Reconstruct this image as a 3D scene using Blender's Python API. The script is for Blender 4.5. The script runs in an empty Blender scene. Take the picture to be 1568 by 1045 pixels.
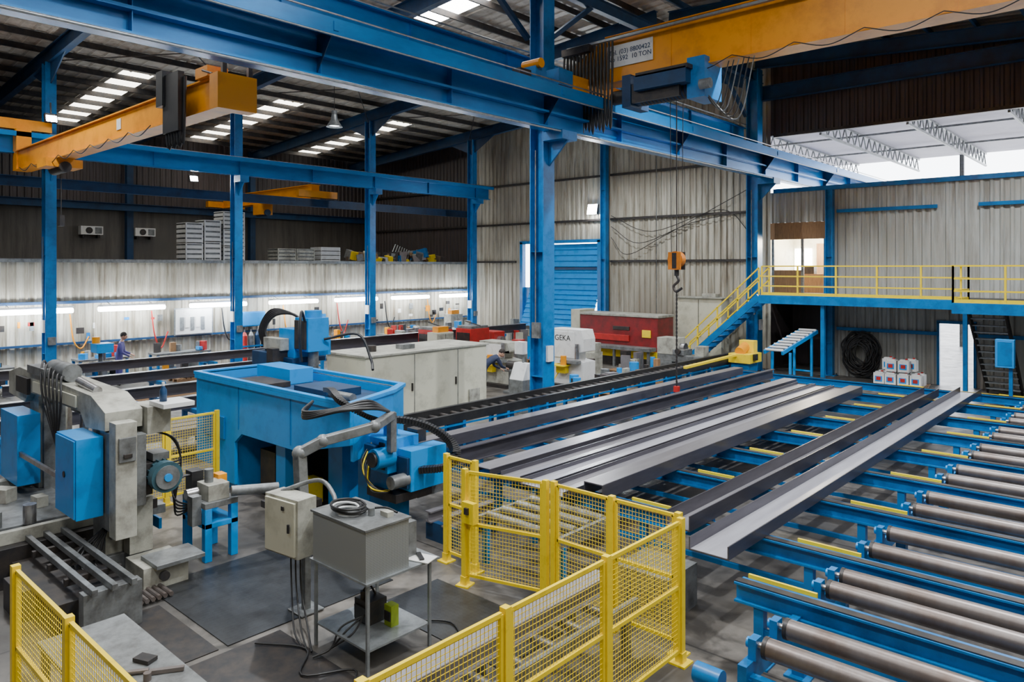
import bpy, bmesh, math, random
from mathutils import Vector, Matrix, Euler
random.seed(7)
S=bpy.context.scene
COL=S.collection
# ------------------------------------------------------------ materials
def mat(name,col,rough=.5,metal=0.,col2=None,scale=3.,lo=.4,hi=.7,bump=0.,stretch=(1,1,1),emis=0.,spec=.5,emcol=None):
    m=bpy.data.materials.new(name); m.use_nodes=True
    nt=m.node_tree; N=nt.nodes; L=nt.links
    b=N['Principled BSDF']
    b.inputs['Roughness'].default_value=rough; b.inputs['Metallic'].default_value=metal
    b.inputs['Specular IOR Level'].default_value=spec
    c=(*col,1)
    b.inputs['Base Color'].default_value=c
    if emis>0:
        b.inputs['Emission Color'].default_value=(*(emcol or col),1); b.inputs['Emission Strength'].default_value=emis
        return m
    if col2 is None: col2=tuple(x*.55 for x in col)
    tc=N.new('ShaderNodeTexCoord'); mp=N.new('ShaderNodeMapping'); mp.inputs['Scale'].default_value=stretch
    nz=N.new('ShaderNodeTexNoise'); nz.inputs['Scale'].default_value=scale; nz.inputs['Detail'].default_value=8; nz.inputs['Roughness'].default_value=.68
    cr=N.new('ShaderNodeValToRGB'); cr.color_ramp.elements[0].position=lo; cr.color_ramp.elements[1].position=hi
    cr.color_ramp.elements[0].color=c; cr.color_ramp.elements[1].color=(*col2,1)
    L.new(tc.outputs['Object'],mp.inputs['Vector']); L.new(mp.outputs['Vector'],nz.inputs['Vector'])
    L.new(nz.outputs['Fac'],cr.inputs['Fac']); L.new(cr.outputs['Color'],b.inputs['Base Color'])
    if bump>0:
        bp=N.new('ShaderNodeBump'); bp.inputs['Strength'].default_value=bump; bp.inputs['Distance'].default_value=.02
        L.new(nz.outputs['Fac'],bp.inputs['Height']); L.new(bp.outputs['Normal'],b.inputs['Normal'])
    return m
BLUE=mat('blue_paint',(.0,.17,.48),.36,0,(.0,.06,.2),2.5,.45,.8)
BLUED=mat('dark_blue_paint',(.003,.045,.13),.5,0,(.004,.016,.045),2,.4,.75)
BLUEG=mat('girder_blue',(.0,.21,.58),.27,.2,(.0,.08,.25),.9,.4,.75,stretch=(.3,1,1))
CYAN=mat('machine_blue',(.0,.27,.72),.36,0,(.0,.14,.42),3,.5,.9)
TEAL=mat('motor_teal',(.05,.13,.17),.4,.2,(.03,.07,.09),4)
YEL=mat('yellow_paint',(.93,.68,.004),.42,0,(.62,.42,.005),6,.54,.88)
ORG=mat('crane_orange',(.82,.31,.0),.4,0,(.42,.13,.004),1.2,.45,.85)
BEIGE=mat('machine_beige',(.44,.44,.38),.45,0,(.14,.13,.11),3.5,.42,.74)
CREAM=mat('cabinet_cream',(.60,.59,.47),.45,0,(.28,.27,.2),1.8,.5,.85)
WHITE=mat('white_paint',(.74,.75,.75),.45,0,(.42,.42,.40),4,.5,.9)
GREY=mat('grey_metal',(.24,.255,.26),.42,.4,(.10,.10,.10),5)
STEEL=mat('bright_steel',(.5,.5,.52),.28,.9,(.22,.18,.15),6,.45,.75)
RUSTY=mat('roller_steel',(.21,.19,.185),.38,.55,(.13,.09,.07),2,.35,.75,stretch=(1,1.5,1))
MILL=mat('mill_steel',(.105,.10,.12),.34,.4,(.05,.048,.06),2.5,.4,.75,stretch=(.3,2,2))
MILLSHEEN=mat('mill_steel_sheen',(.50,.50,.56),.3,.3,(.33,.32,.36),2.2,.4,.8,stretch=(.25,2,1))  # mill steel with the bright window's reflection put into its colour
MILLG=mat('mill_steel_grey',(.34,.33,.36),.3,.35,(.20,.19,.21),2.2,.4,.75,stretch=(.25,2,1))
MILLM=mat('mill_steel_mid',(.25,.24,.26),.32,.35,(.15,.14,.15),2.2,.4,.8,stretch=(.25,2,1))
BLACK=mat('black_rubber',(.012,.012,.014),.45,0,(.025,.025,.025))
DARK=mat('dark_iron',(.032,.032,.035),.45,.4,(.075,.06,.05),5)
RED=mat('red_paint',(.5,.02,.018),.45,0,(.28,.02,.015),3)
MAROON=mat('maroon_paint',(.26,.012,.016),.45,0,(.11,.015,.015),3)
GREEN=mat('green_paint',(.30,.42,.02),.5)
PAPER=mat('paper',(.8,.8,.78),.7,0,(.72,.72,.7))
WOOD=mat('wood',(.33,.19,.09),.7,0,(.20,.11,.055),3,.4,.7,stretch=(1,8,1))
BRONZE=mat('hook_orange',(.6,.18,.01),.45)
GALV=mat('galvanised',(.38,.41,.43),.4,.6,(.24,.26,.27),8)
LAMP=mat('lamp_glow',(1,1,1),emis=14,emcol=(.93,.97,1))
TUBE=mat('tube_glow',(1,1,1),emis=55,emcol=(.90,.96,1))
FLOOD=mat('flood_glow',(1,1,1),emis=350,emcol=(.92,.97,1))
SKYL=mat('skylight_panel',(1,1,1),emis=16,emcol=(1,.985,.95))
SKYB=mat('skylight_panel_dim',(1,1,1),emis=7,emcol=(1,.95,.82))  # same panel, glow turned down to keep the back bay dark
HALLR=mat('hall_roof_panel',(.80,.78,.90),.6,0,(.66,.64,.78),.6)
SKIN=mat('skin',(.55,.32,.22),.5,0,(.5,.28,.19)); HAIR=mat('hair',(.02,.013,.01),.7)
CLOTHP=mat('work_coat',(.10,.09,.30),.8,0,(.07,.06,.2)); CLOTHN=mat('navy_overall',(.015,.025,.07),.8,0,(.01,.015,.04))
SHOE=mat('boots',(.02,.018,.015),.6)
def wallmat(name,c1,c2,c3):
    m=bpy.data.materials.new(name); m.use_nodes=True; nt=m.node_tree;N=nt.nodes;L=nt.links;b=N['Principled BSDF']
    b.inputs['Roughness'].default_value=.5
    tc=N.new('ShaderNodeTexCoord')
    mp=N.new('ShaderNodeMapping'); mp.inputs['Scale'].default_value=(3.2,3.2,.25)
    n1=N.new('ShaderNodeTexNoise'); n1.inputs['Scale'].default_value=1.5; n1.inputs['Detail'].default_value=8; n1.inputs['Roughness'].default_value=.7
    n2=N.new('ShaderNodeTexNoise'); n2.inputs['Scale'].default_value=.35; n2.inputs['Detail'].default_value=6
    r1=N.new('ShaderNodeValToRGB'); r1.color_ramp.elements[0].position=.42; r1.color_ramp.elements[1].position=.66
    r1.color_ramp.elements[0].color=(*c1,1); r1.color_ramp.elements[1].color=(*c2,1)
    r2=N.new('ShaderNodeValToRGB'); r2.color_ramp.elements[0].position=.45; r2.color_ramp.elements[1].position=.72
    mx=N.new('ShaderNodeMixRGB'); mx.inputs['Color2'].default_value=(*c3,1)
    L.new(tc.outputs['Object'],mp.inputs['Vector']);L.new(mp.outputs['Vector'],n1.inputs['Vector']);L.new(tc.outputs['Object'],n2.inputs['Vector'])
    L.new(n1.outputs['Fac'],r1.inputs['Fac']);L.new(n2.outputs['Fac'],r2.inputs['Fac'])
    L.new(r2.outputs['Color'],mx.inputs['Fac']);L.new(r1.outputs['Color'],mx.inputs['Color1']);L.new(mx.outputs['Color'],b.inputs['Base Color'])
    return m
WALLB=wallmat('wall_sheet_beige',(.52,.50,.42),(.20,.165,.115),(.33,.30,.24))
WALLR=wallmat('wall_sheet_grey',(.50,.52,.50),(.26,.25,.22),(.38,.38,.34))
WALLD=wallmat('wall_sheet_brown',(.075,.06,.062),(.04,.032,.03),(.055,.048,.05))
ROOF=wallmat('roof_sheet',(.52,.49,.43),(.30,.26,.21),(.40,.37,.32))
ROOFSHADE=wallmat('roof_sheet_shaded',(.24,.23,.21),(.14,.12,.10),(.18,.17,.15))  # same roof sheet, with the right bay's shade put into its colour
BLOCK=wallmat('block_wall',(.13,.118,.105),(.07,.064,.058),(.10,.094,.085))
def floormat():
    m=bpy.data.materials.new('concrete_floor'); m.use_nodes=True; nt=m.node_tree;N=nt.nodes;L=nt.links;b=N['Principled BSDF']
    tc=N.new('ShaderNodeTexCoord')
    n1=N.new('ShaderNodeTexNoise'); n1.inputs['Scale'].default_value=.45; n1.inputs['Detail'].default_value=9; n1.inputs['Roughness'].default_value=.6
    n2=N.new('ShaderNodeTexNoise'); n2.inputs['Scale'].default_value=9; n2.inputs['Detail'].default_value=6
    n3=N.new('ShaderNodeTexNoise'); n3.inputs['Scale'].default_value=1.7; n3.inputs['Detail'].default_value=8; n3.inputs['Distortion'].default_value=1.2
    r1=N.new('ShaderNodeValToRGB'); e=r1.color_ramp.elements; e[0].position=.36;e[0].color=(.08,.076,.072,1); e[1].position=.68;e[1].color=(.28,.255,.225,1)
    r3=N.new('ShaderNodeValToRGB'); e=r3.color_ramp.elements; e[0].position=.48;e[0].color=(0,0,0,1); e[1].position=.64;e[1].color=(.95,.95,.95,1)
    mx=N.new('ShaderNodeMixRGB'); mx.blend_type='MULTIPLY'; mx.inputs['Fac'].default_value=.5
    m2=N.new('ShaderNodeMixRGB'); m2.inputs['Color2'].default_value=(.05,.045,.04,1)
    br=N.new('ShaderNodeTexBrick'); br.offset=0; br.inputs['Scale'].default_value=.25; br.inputs['Mortar Size'].default_value=.004
    br.inputs['Color1'].default_value=(1,1,1,1); br.inputs['Color2'].default_value=(.88,.88,.88,1); br.inputs['Mortar'].default_value=(.25,.25,.25,1); br.inputs['Row Height'].default_value=1; br.inputs['Brick Width'].default_value=1
    m3=N.new('ShaderNodeMixRGB'); m3.blend_type='MULTIPLY'; m3.inputs['Fac'].default_value=.8
    for n in (n1,n2,n3,br): L.new(tc.outputs['Object'],n.inputs['Vector'])
    L.new(n1.outputs['Fac'],r1.inputs['Fac']);L.new(r1.outputs['Color'],mx.inputs['Color1']);L.new(n2.outputs['Fac'],mx.inputs['Color2'])
    L.new(n3.outputs['Fac'],r3.inputs['Fac']);L.new(r3.outputs['Color'],m2.inputs['Fac']);L.new(mx.outputs['Color'],m2.inputs['Color1'])
    L.new(m2.outputs['Color'],m3.inputs['Color1']);L.new(br.outputs['Color'],m3.inputs['Color2']);L.new(m3.outputs['Color'],b.inputs['Base Color'])
    rr=N.new('ShaderNodeMapRange'); rr.inputs['To Min'].default_value=.25; rr.inputs['To Max'].default_value=.6
    L.new(n3.outputs['Fac'],rr.inputs['Value']); L.new(rr.outputs['Result'],b.inputs['Roughness'])
    bp=N.new('ShaderNodeBump');bp.inputs['Strength'].default_value=.15;bp.inputs['Distance'].default_value=.01
    L.new(n2.outputs['Fac'],bp.inputs['Height']);L.new(bp.outputs['Normal'],b.inputs['Normal'])
    return m
FLOOR=floormat()
def checkermat():
    m=mat('checker_plate',(.06,.064,.07),.36,.5,(.028,.028,.03),3,.4,.7)
    nt=m.node_tree;N=nt.nodes;L=nt.links
    tc=N.new('ShaderNodeTexCoord'); mp=N.new('ShaderNodeMapping'); mp.inputs['Rotation'].default_value=(0,0,.785)
    ck=N.new('ShaderNodeTexChecker'); ck.inputs['Scale'].default_value=24
    bp=N.new('ShaderNodeBump'); bp.inputs['Strength'].default_value=1; bp.inputs['Distance'].default_value=.02
    L.new(tc.outputs['Object'],mp.inputs['Vector']);L.new(mp.outputs['Vector'],ck.inputs['Vector']);L.new(ck.outputs['Fac'],bp.inputs['Height']);L.new(bp.outputs['Normal'],N['Principled BSDF'].inputs['Normal'])
    return m
CHECK=checkermat()
def perfmat():
    m=mat('perforated_sheet',(.36,.38,.38),.45,.4,(.3,.31,.31),4)
    nt=m.node_tree;N=nt.nodes;L=nt.links;b=N['Principled BSDF']
    tc=N.new('ShaderNodeTexCoord'); mp=N.new('ShaderNodeMapping'); mp.inputs['Location'].default_value=(.013,.013,.013)
    v=N.new('ShaderNodeTexVoronoi'); v.inputs['Scale'].default_value=62; v.inputs['Randomness'].default_value=0
    r=N.new('ShaderNodeValToRGB'); r.color_ramp.elements[0].position=.30;r.color_ramp.elements[0].color=(.11,.115,.115,1); r.color_ramp.elements[1].position=.42;r.color_ramp.elements[1].color=(.34,.36,.36,1)
    L.new(tc.outputs['Object'],mp.inputs['Vector']);L.new(mp.outputs['Vector'],v.inputs['Vector']);L.new(v.outputs['Distance'],r.inputs['Fac']);L.new(r.outputs['Color'],b.inputs['Base Color'])
    return m
PERF=perfmat()
# ------------------------------------------------------------ mesh builder
def catmull(P,k=6):
    P=[Vector(p) for p in P]
    if len(P)<3: return P
    Q=[P[0]*2-P[1]]+P+[P[-1]*2-P[-2]]; out=[]
    for i in range(1,len(Q)-2):
        for j in range(k):
            t=j/k; a,b,c,d=Q[i-1],Q[i],Q[i+1],Q[i+2]
            out.append(.5*((2*b)+(c-a)*t+(2*a-5*b+4*c-d)*t*t+(3*b-a-3*c+d)*t**3))
    out.append(P[-1]); return out
class MB:
    def __init__(s,name): s.n=name; s.V=[];s.F=[];s.M=[];s.Sm=[];s.mats=[]
    def mi(s,m):
        if m not in s.mats: s.mats.append(m)
        return s.mats.index(m)
    def add(s,vs,fs,m,sm=False):
        o=len(s.V); s.V+= [tuple(v) for v in vs]; k=s.mi(m)
        for f in fs: s.F.append([i+o for i in f]); s.M.append(k); s.Sm.append(sm)
    def bx(s,x0,x1,y0,y1,z0,z1,m):
        v=[(x0,y0,z0),(x1,y0,z0),(x1,y1,z0),(x0,y1,z0),(x0,y0,z1),(x1,y0,z1),(x1,y1,z1),(x0,y1,z1)]
        s.add(v,[(0,3,2,1),(4,5,6,7),(0,1,5,4),(1,2,6,5),(2,3,7,6),(3,0,4,7)],m)
    def box(s,c,sz,m,rot=(0,0,0)):
        R=Euler(rot).to_matrix(); c=Vector(c); h=Vector(sz)/2
        v=[c+R@Vector((a*h.x,b*h.y,d*h.z)) for d in (-1,1) for a,b in ((-1,-1),(1,-1),(1,1),(-1,1))]
        s.add(v,[(0,3,2,1),(4,5,6,7),(0,1,5,4),(1,2,6,5),(2,3,7,6),(3,0,4,7)],m)
    def sweep(s,prof,p0,p1,m,up=(0,0,1)):
        p0=Vector(p0);p1=Vector(p1); d=(p1-p0).normalized(); up=Vector(up)
        if abs(d.dot(up))>.99: up=Vector((1,0,0))
        sd=d.cross(up).normalized(); u=sd.cross(d).normalized(); n=len(prof)
        v=[p+sd*a+u*b for p in (p0,p1) for a,b in prof]
        f=[(i,(i+1)%n,(i+1)%n+n,i+n) for i in range(n)]+[tuple(range(n))[::-1],tuple(range(n,2*n))]
        s.add(v,f,m)
    def bar(s,p0,p1,w,h,m,up=(0,0,1)):
        s.sweep([(-w/2,-h/2),(w/2,-h/2),(w/2,h/2),(-w/2,h/2)],p0,p1,m,up)
    def ib(s,p0,p1,w,h,m,t=.02,up=(0,0,1)):
        a,b=w/2,h/2;q=t/2
        s.sweep([(-a,-b),(a,-b),(a,-b+t),(q,-b+t),(q,b-t),(a,b-t),(a,b),(-a,b),(-a,b-t),(-q,b-t),(-q,-b+t),(-a,-b+t)],p0,p1,m,up)
    def cyl(s,p0,p1,r,m,n=12,r2=None,caps=True,sm=True):
        p0=Vector(p0);p1=Vector(p1); r2=r if r2 is None else r2
        d=(p1-p0).normalized(); u=Vector((0,0,1)) if abs(d.z)<.95 else Vector((1,0,0))
        a=d.cross(u).normalized(); b=a.cross(d)
        v=[p+(a*math.cos(2*math.pi*i/n)+b*math.sin(2*math.pi*i/n))*q for p,q in ((p0,r),(p1,r2)) for i in range(n)]
        s.add(v,[(i,(i+1)%n,(i+1)%n+n,i+n) for i in range(n)],m,sm and n>5)
        if caps:
            s.add(v[:n],[tuple(range(n))[::-1]],m); s.add(v[n:],[tuple(range(n))],m)
    def tube(s,P,r,m,n=7,smooth=True,k=6):
        P=catmull(P,k) if smooth else [Vector(p) for p in P]
        ref=None; V=[]
        for i,p in enumerate(P):
            d=(P[min(i+1,len(P)-1)]-P[max(i-1,0)])
            if d.length<1e-6: d=Vector((0,0,1))
            d.normalize()
            if ref is None:
                u=Vector((0,0,1)) if abs(d.z)<.9 else Vector((1,0,0)); ref=d.cross(u).normalized()
            ref=(ref-d*ref.dot(d)).normalized(); b=d.cross(ref)
            V+=[p+(ref*math.cos(2*math.pi*j/n)+b*math.sin(2*math.pi*j/n))*r for j in range(n)]
        F=[(i*n+j,i*n+(j+1)%n,(i+1)*n+(j+1)%n,(i+1)*n+j) for i in range(len(P)-1) for j in range(n)]
        s.add(V,F,m,True)
    def sph(s,c,r,m,n=12,sc=(1,1,1),rot=None):
        V=[];F=[];c=Vector(c);h=n//2+1
        for i in range(h+1):
            th=math.pi*i/h
            for j in range(n):
                ph=2*math.pi*j/n; v=Vector((r*sc[0]*math.sin(th)*math.cos(ph),r*sc[1]*math.sin(th)*math.sin(ph),r*sc[2]*math.cos(th)))
                if rot: v=rot@v
                V.append(c+v)
        F=[(i*n+j,i*n+(j+1)%n,(i+1)*n+(j+1)%n,(i+1)*n+j) for i in range(h) for j in range(n)]
        s.add(V,F,m,True)
    def lathe(s,prof,c,m,n=16):
        c=Vector(c);V=[c+Vector((r*math.cos(2*math.pi*j/n),r*math.sin(2*math.pi*j/n),z)) for r,z in prof for j in range(n)]
        s.add(V,[(i*n+j,i*n+(j+1)%n,(i+1)*n+(j+1)%n,(i+1)*n+j) for i in range(len(prof)-1) for j in range(n)],m,True)
    def prism(s,poly,ax,a0,a1,m):
        def P(p,a):
            return (a,p[0],p[1]) if ax=='x' else ((p[0],a,p[1]) if ax=='y' else (p[0],p[1],a))
        n=len(poly); v=[P(p,a) for a in (a0,a1) for p in poly]
        s.add(v,[(i,(i+1)%n,(i+1)%n+n,i+n) for i in range(n)]+[tuple(range(n))[::-1],tuple(range(n,2*n))],m)
    def corr(s,o,u,L,h0,h1,nrm,m,pitch=.25,depth=.04):
        o=Vector(o);u=Vector(u);nrm=Vector(nrm); pts=[];x=0
        pat=[(0,0),(.45,0),(.6,1),(.85,1)]
        while x<L:
            for a,b in pat:
                if x+a*pitch<L: pts.append((x+a*pitch,b*depth))
            x+=pitch
        pts.append((L,0)); V=[]
        f0=h0 if callable(h0) else (lambda p:h0); f1=h1 if callable(h1) else (lambda p:h1)
        for a,b in pts:
            p=o+u*a+nrm*b; V.append((p.x,p.y,f0(p)));V.append((p.x,p.y,f1(p)))
        s.add(V,[(2*i,2*i+2,2*i+3,2*i+1) for i in range(len(pts)-1)],m)
    def finish(s,bevel=0,parent=None,recalc=True):
        me=bpy.data.meshes.new(s.n); xs=[v[0] for v in s.V];ys=[v[1] for v in s.V];zs=[v[2] for v in s.V]
        c=Vector(((min(xs)+max(xs))/2,(min(ys)+max(ys))/2,min(zs)))
        me.from_pydata([tuple(Vector(v)-c) for v in s.V],[],s.F)
        for m in s.mats: me.materials.append(m)
        me.polygons.foreach_set('material_index',s.M); me.polygons.foreach_set('use_smooth',s.Sm)
        if recalc:
            bm=bmesh.new();bm.from_mesh(me);bmesh.ops.recalc_face_normals(bm,faces=bm.faces);bm.to_mesh(me);bm.free()
        me.update()
        ob=bpy.data.objects.new(s.n,me);COL.objects.link(ob);ob.location=c
        if parent: ob.parent=parent; ob.location=c-parent.location
        if bevel:
            b=ob.modifiers.new('bevel','BEVEL');b.width=bevel;b.segments=2;b.limit_method='ANGLE';b.angle_limit=.7;b.harden_normals=False
        return ob
def text(name,s,loc,rot,size,m,parent):
    cu=bpy.data.curves.new(name,'FONT');cu.body=s;cu.size=size;cu.extrude=.002;cu.align_x='CENTER';cu.align_y='CENTER'
    cu.materials.append(m);o=bpy.data.objects.new(name,cu);COL.objects.link(o);o.rotation_euler=rot
    o.parent=parent;o.location=Vector(loc)-parent.location
    return o
def lightobj(name,kind,loc,energy,color=(1,1,1),size=.2,**kw):
    L=bpy.data.lights.new(name,kind);L.energy=energy;L.color=color;L.shadow_soft_size=size
    for k,v in kw.items(): setattr(L,k,v)
    o=bpy.data.objects.new(name,L);COL.objects.link(o);o.location=loc;return o
XF=28.3
def roofz(y): return 10.6+.07*(38-y) if y>=12 else 12.42-.07*(12-y)
# ------------------------------------------------------------ shell
f=MB('floor'); f.bx(-8,70,-14,40,-.2,0,FLOOR); f.finish()
w=MB('wall_far')
fz=lambda p:roofz(p.y)-.02
def wf(y0,y1,z0,z1,m): w.corr((XF,y0,0),(0,1,0),y1-y0,z0,z1,(-1,0,0),m,.28,.05)
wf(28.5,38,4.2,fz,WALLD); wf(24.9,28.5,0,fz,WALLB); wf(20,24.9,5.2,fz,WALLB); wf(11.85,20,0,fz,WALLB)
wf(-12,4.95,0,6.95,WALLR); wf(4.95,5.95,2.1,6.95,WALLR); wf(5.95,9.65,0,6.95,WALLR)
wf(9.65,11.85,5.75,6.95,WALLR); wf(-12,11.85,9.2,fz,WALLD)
w.bx(XF-.03,XF+.05,9.65,11.85,5.1,5.75,WOOD)
for z in (4.3,6.25,8.3):
    w.bx(XF-.14,XF-.05,12.5,19.4,z-.05,z+.05,DARK); w.bx(XF-.14,XF-.05,(25.3 if z<5.2 else 19.9),37.9,z-.05,z+.05,DARK)
for z in (1.75,6.1):
    w.bx(XF-.14,XF-.05,6.0,9.3,z-.06,z+.06,BLUE); w.bx(XF-.14,XF-.05,-12,4.8,z-.06,z+.06,BLUE)
w.bx(XF-.12,XF+.06,-12,11.7,6.92,7.08,BLUE); w.bx(XF-.1,XF+.06,-12,11.7,9.12,9.24,DARK)
w.finish(recalc=False)
w=MB('wall_left'); w.corr((-6,28.4,0),(1,0,0),XF+6-.05,0,4.2,(0,-1,0),WALLB,.26,.05)
w.bx(-6,XF-.1,28.25,28.5,4.18,4.3,GREY); w.bx(-6,XF-.1,28.2,28.34,2.75,2.85,BLUED); w.bx(-6,XF-.1,28.2,28.34,1.35,1.42,BLUED); w.finish(recalc=False)
w=MB('floor_mezzanine'); w.bx(-6,XF-.1,28.5,38,3.95,4.18,BLOCK); w.finish()
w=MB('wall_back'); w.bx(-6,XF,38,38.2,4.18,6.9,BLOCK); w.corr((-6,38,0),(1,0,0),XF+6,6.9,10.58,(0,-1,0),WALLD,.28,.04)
w.bx(-6,XF,37.8,37.98,6.85,7.05,BLUED)
for x in (7.5,13.9,20.3): w.bx(x-.15,x+.15,37.7,38,4.18,10.4,BLUED)
w.finish(recalc=False)
w=MB('wall_near'); w.corr((-6.2,-12,0),(0,1,0),50,0,fz,(1,0,0),WALLD,.28,.05); w.finish(recalc=False)
w=MB('wall_right'); w.corr((-6.2,-12,0),(1,0,0),XF+6.2,0,fz,(0,1,0),WALLB,.28,.05); w.finish(recalc=False)
# roof
sk=[(-2.5,-1.3,-10,9),(3.8,5.0,-10,9),(9.8,11,-10,7),(-2.5,-1.3,14,26),(3.8,5,14,26),(10.2,11.3,14,20),(14.9,16.1,13.3,20.3),(10.3,11.4,28.6,37.2),(16.6,17.8,28.6,37.2),(22.8,24.0,28.6,37.2)]  # strips out of view are added to light the hall
r=MB('ceiling'); g=MB('ceiling_skylights')
xs=sorted(set([-6.2,XF]+[a for q in sk for a in q[:2]])); ys=sorted(set([-12,12,38]+[a for q in sk for a in q[2:]]))
for i in range(len(xs)-1):
    for j in range(len(ys)-1):
        x0,x1,y0,y1=xs[i],xs[i+1],ys[j],ys[j+1]; cx,cy=(x0+x1)/2,(y0+y1)/2
        hole=any(a<cx<b and c<cy<d for a,b,c,d in sk)
        rm=ROOFSHADE if cy<12 else ROOF  # left bay's lit tone and right bay's dim tone are painted in
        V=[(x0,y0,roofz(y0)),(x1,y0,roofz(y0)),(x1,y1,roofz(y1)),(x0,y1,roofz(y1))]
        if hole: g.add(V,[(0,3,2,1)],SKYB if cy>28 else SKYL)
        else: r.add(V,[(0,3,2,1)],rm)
        if not hole:
            x=x0+.2
            while x<x1-.1:
                r.add([(x,y0,roofz(y0)-.005),(x+.06,y0,roofz(y0)-.035),(x+.12,y0,roofz(y0)-.005),(x,y1,roofz(y1)-.005),(x+.06,y1,roofz(y1)-.035),(x+.12,y1,roofz(y1)-.005)],[(0,1,4,3),(1,2,5,4)],rm); x+=.4
r.finish(recalc=False); g.finish(recalc=False)
p=MB('roof_purlins'); y=-11.5
while y<38:
    p.bx(-6,XF-.1,y-.035,y+.035,roofz(y)-.24,roofz(y)-.05,BLUED if y<12 else DARK); y+=1.35
p.finish()
for x in (1.1,7.5,13.9,20.3,26.8):
    q=MB('roof_rafter')
    q.ib((x,12.2,roofz(12)-.5),(x,37.9,roofz(38)-.5),.22,.5,BLUED)
    q.ib((x+.4,12,roofz(12)-.5),(x+.4,-12,roofz(-12)-.5),.22,.5,BLUED)
    for yy,sg in ((27.1,-1),(27.1,1),(12.3,1)):
        q.prism([(yy,roofz(yy)-.75),(yy+sg*1.6,roofz(yy+sg*1.6)-.75),(yy,roofz(yy)-1.5)],'x',x-.02,x+.02,BLUED)
    q.finish()
q=MB('roof_tie_beam'); q.ib((-6,12.15,11.45),(XF-.2,12.15,11.45),.2,.35,BLUED); q.ib((XF-.7,12,10.75),(XF-.7,-12,10.75),.25,.55,BLUED)
for i,(x,s_) in enumerate(((1.1,1),(14.3,1),(14.3,-1),(27,-1))):
    q.bar((x+s_*.3,12.15,9.8),(x+s_*2.4,12.15,11.3),.12,.12,BLUED)
for a,b in ((7.5,13.9),(13.9,20.3),(20.3,26.8)):
    q.cyl((a,27.3,roofz(27.3)-.6),(b,20,roofz(20)-.6),.02,DARK,6); q.cyl((b,27.3,roofz(27.3)-.6),(a,20,roofz(20)-.6),.02,DARK,6)
q.finish()
# columns
def column(x,y,zt,w=.36,h=.45,m=BLUE,z0=0):
    c=MB('steel_column'); c.sweep([(a,b) for a,b in [(-w/2,-h/2),(w/2,-h/2),(w/2,-h/2+.03),(.015,-h/2+.03),(.015,h/2-.03),(w/2,h/2-.03),(w/2,h/2),(-w/2,h/2),(-w/2,h/2-.03),(-.015,h/2-.03),(-.015,-h/2+.03),(-w/2,-h/2+.03)]],(x,y,z0),(x,y,zt),m,up=(0,1,0))
    c.bx(x-w/2-.1,x+w/2+.1,y-h/2-.1,y+h/2+.1,z0,z0+.03,m)
    for a in (-1,1):
        for b in (-1,1): c.cyl((x+a*(w/2+.05),y+b*(h/2+.05),z0+.03),(x+a*(w/2+.05),y+b*(h/2+.05),z0+.08),.02,DARK,6)
    z=1.2
    while z<zt-1: c.bx(x-w/2+.02,x+w/2-.02,y-h/2+.03,y+h/2-.03,z,z+.015,m); z+=3.2
    return c
for x in (1.1,7.5,13.9,20.3,26.8):
    c=column(x,27.1,roofz(27.1)-.72,.32,.38,BLUE)
    c.bx(x-.18,x+.18,26.45,26.95,7.3,7.55,BLUE); c.prism([(26.5,7.3),(26.9,7.3),(26.9,6.8)],'x',x-.02,x+.02,BLUE)
    c.bx(x-.22,x-.16,26.95,27.2,1.9,2.3,WHITE); c.bx(x-.1,x+.12,26.82,26.91,1.5,1.75,GREY); c.cyl((x-.19,27.05,2.3),(x-.19,27.05,5),.015,GREY,6); c.finish()
for x in (1.5,14.5,27.35):
    c=column(x,12.1,roofz(12)-.75,.44,.46,BLUE)
    c.bx(x-.3,x+.3,11.2,11.85,7.2,7.42,BLUE); c.bx(x-.3,x+.3,12.35,13.05,8.72,8.95,BLUE)
    c.prism([(11.25,7.2),(11.86,7.2),(11.86,6.6)],'x',x-.03,x+.03,BLUE); c.prism([(12.37,8.72),(13.0,8.72),(12.37,8.1)],'x',x-.03,x+.03,BLUE)
    c.bx(x-.3,x-.22,11.95,12.2,2.2,2.6,GREY); c.bx(x-.12,x+.1,11.8,11.87,1.6,2.0,WHITE); c.cyl((x-.26,12.1,2.6),(x-.26,12.1,7),.018,GREY,6); c.finish()
column(28.0,19.6,roofz(19.7)-.6,.26,.3,BLUE).finish(); column(28.05,9.5,6.9,.24,.26,BLUE).finish()
def runway(name,y,zb,zt,x0,x1,w=.34):
    q=MB(name); q.ib((x0,y,(zb+zt)/2),(x1,y,(zb+zt)/2),w,zt-zb,BLUEG,.035)
    q.bx(x0,x1,y-.04,y+.04,zt,zt+.08,STEEL); x=x0+.6
    while x<x1:
        q.bx(x,x+.012,y-w/2+.06,y+w/2-.06,zb+.035,zt-.035,BLUEG); x+=3.2
    return q
q=runway('crane_runway_girder',11.5,7.42,8.3,-6,40.9,.46)
q.bx(-6,40.9,10.86,10.9,8.08,8.36,BLUEG); q.bx(-6,40.9,10.9,11.3,8.2,8.23,BLUEG); q.bx(-6,40.9,10.9,11.0,8.08,8.1,BLUEG); q.bx(-6,40.9,11.28,11.46,7.78,7.83,BLUEG)
x=-5.4
while x<40: q.bx(x-.05,x+.05,10.84,10.86,8.14,8.3,STEEL if int(x)%3==0 else BLUEG); q.prism([(10.9,8.2),(11.45,8.2),(11.45,7.5)],'x',x-.006,x+.006,BLUED); x+=6.4
q.tube([(-6,10.84,8.42),(40.9,10.84,8.42)],.018,STEEL,6,False); q.tube([(-6,10.84,8.05),(40.9,10.84,8.05)],.018,GALV,6,False)
q.tube([(-6,11.25,7.38),(12,11.25,7.38),(24,11.25,7.38),(40,11.25,7.38)],.025,GALV,6,False); q.finish()
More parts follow.
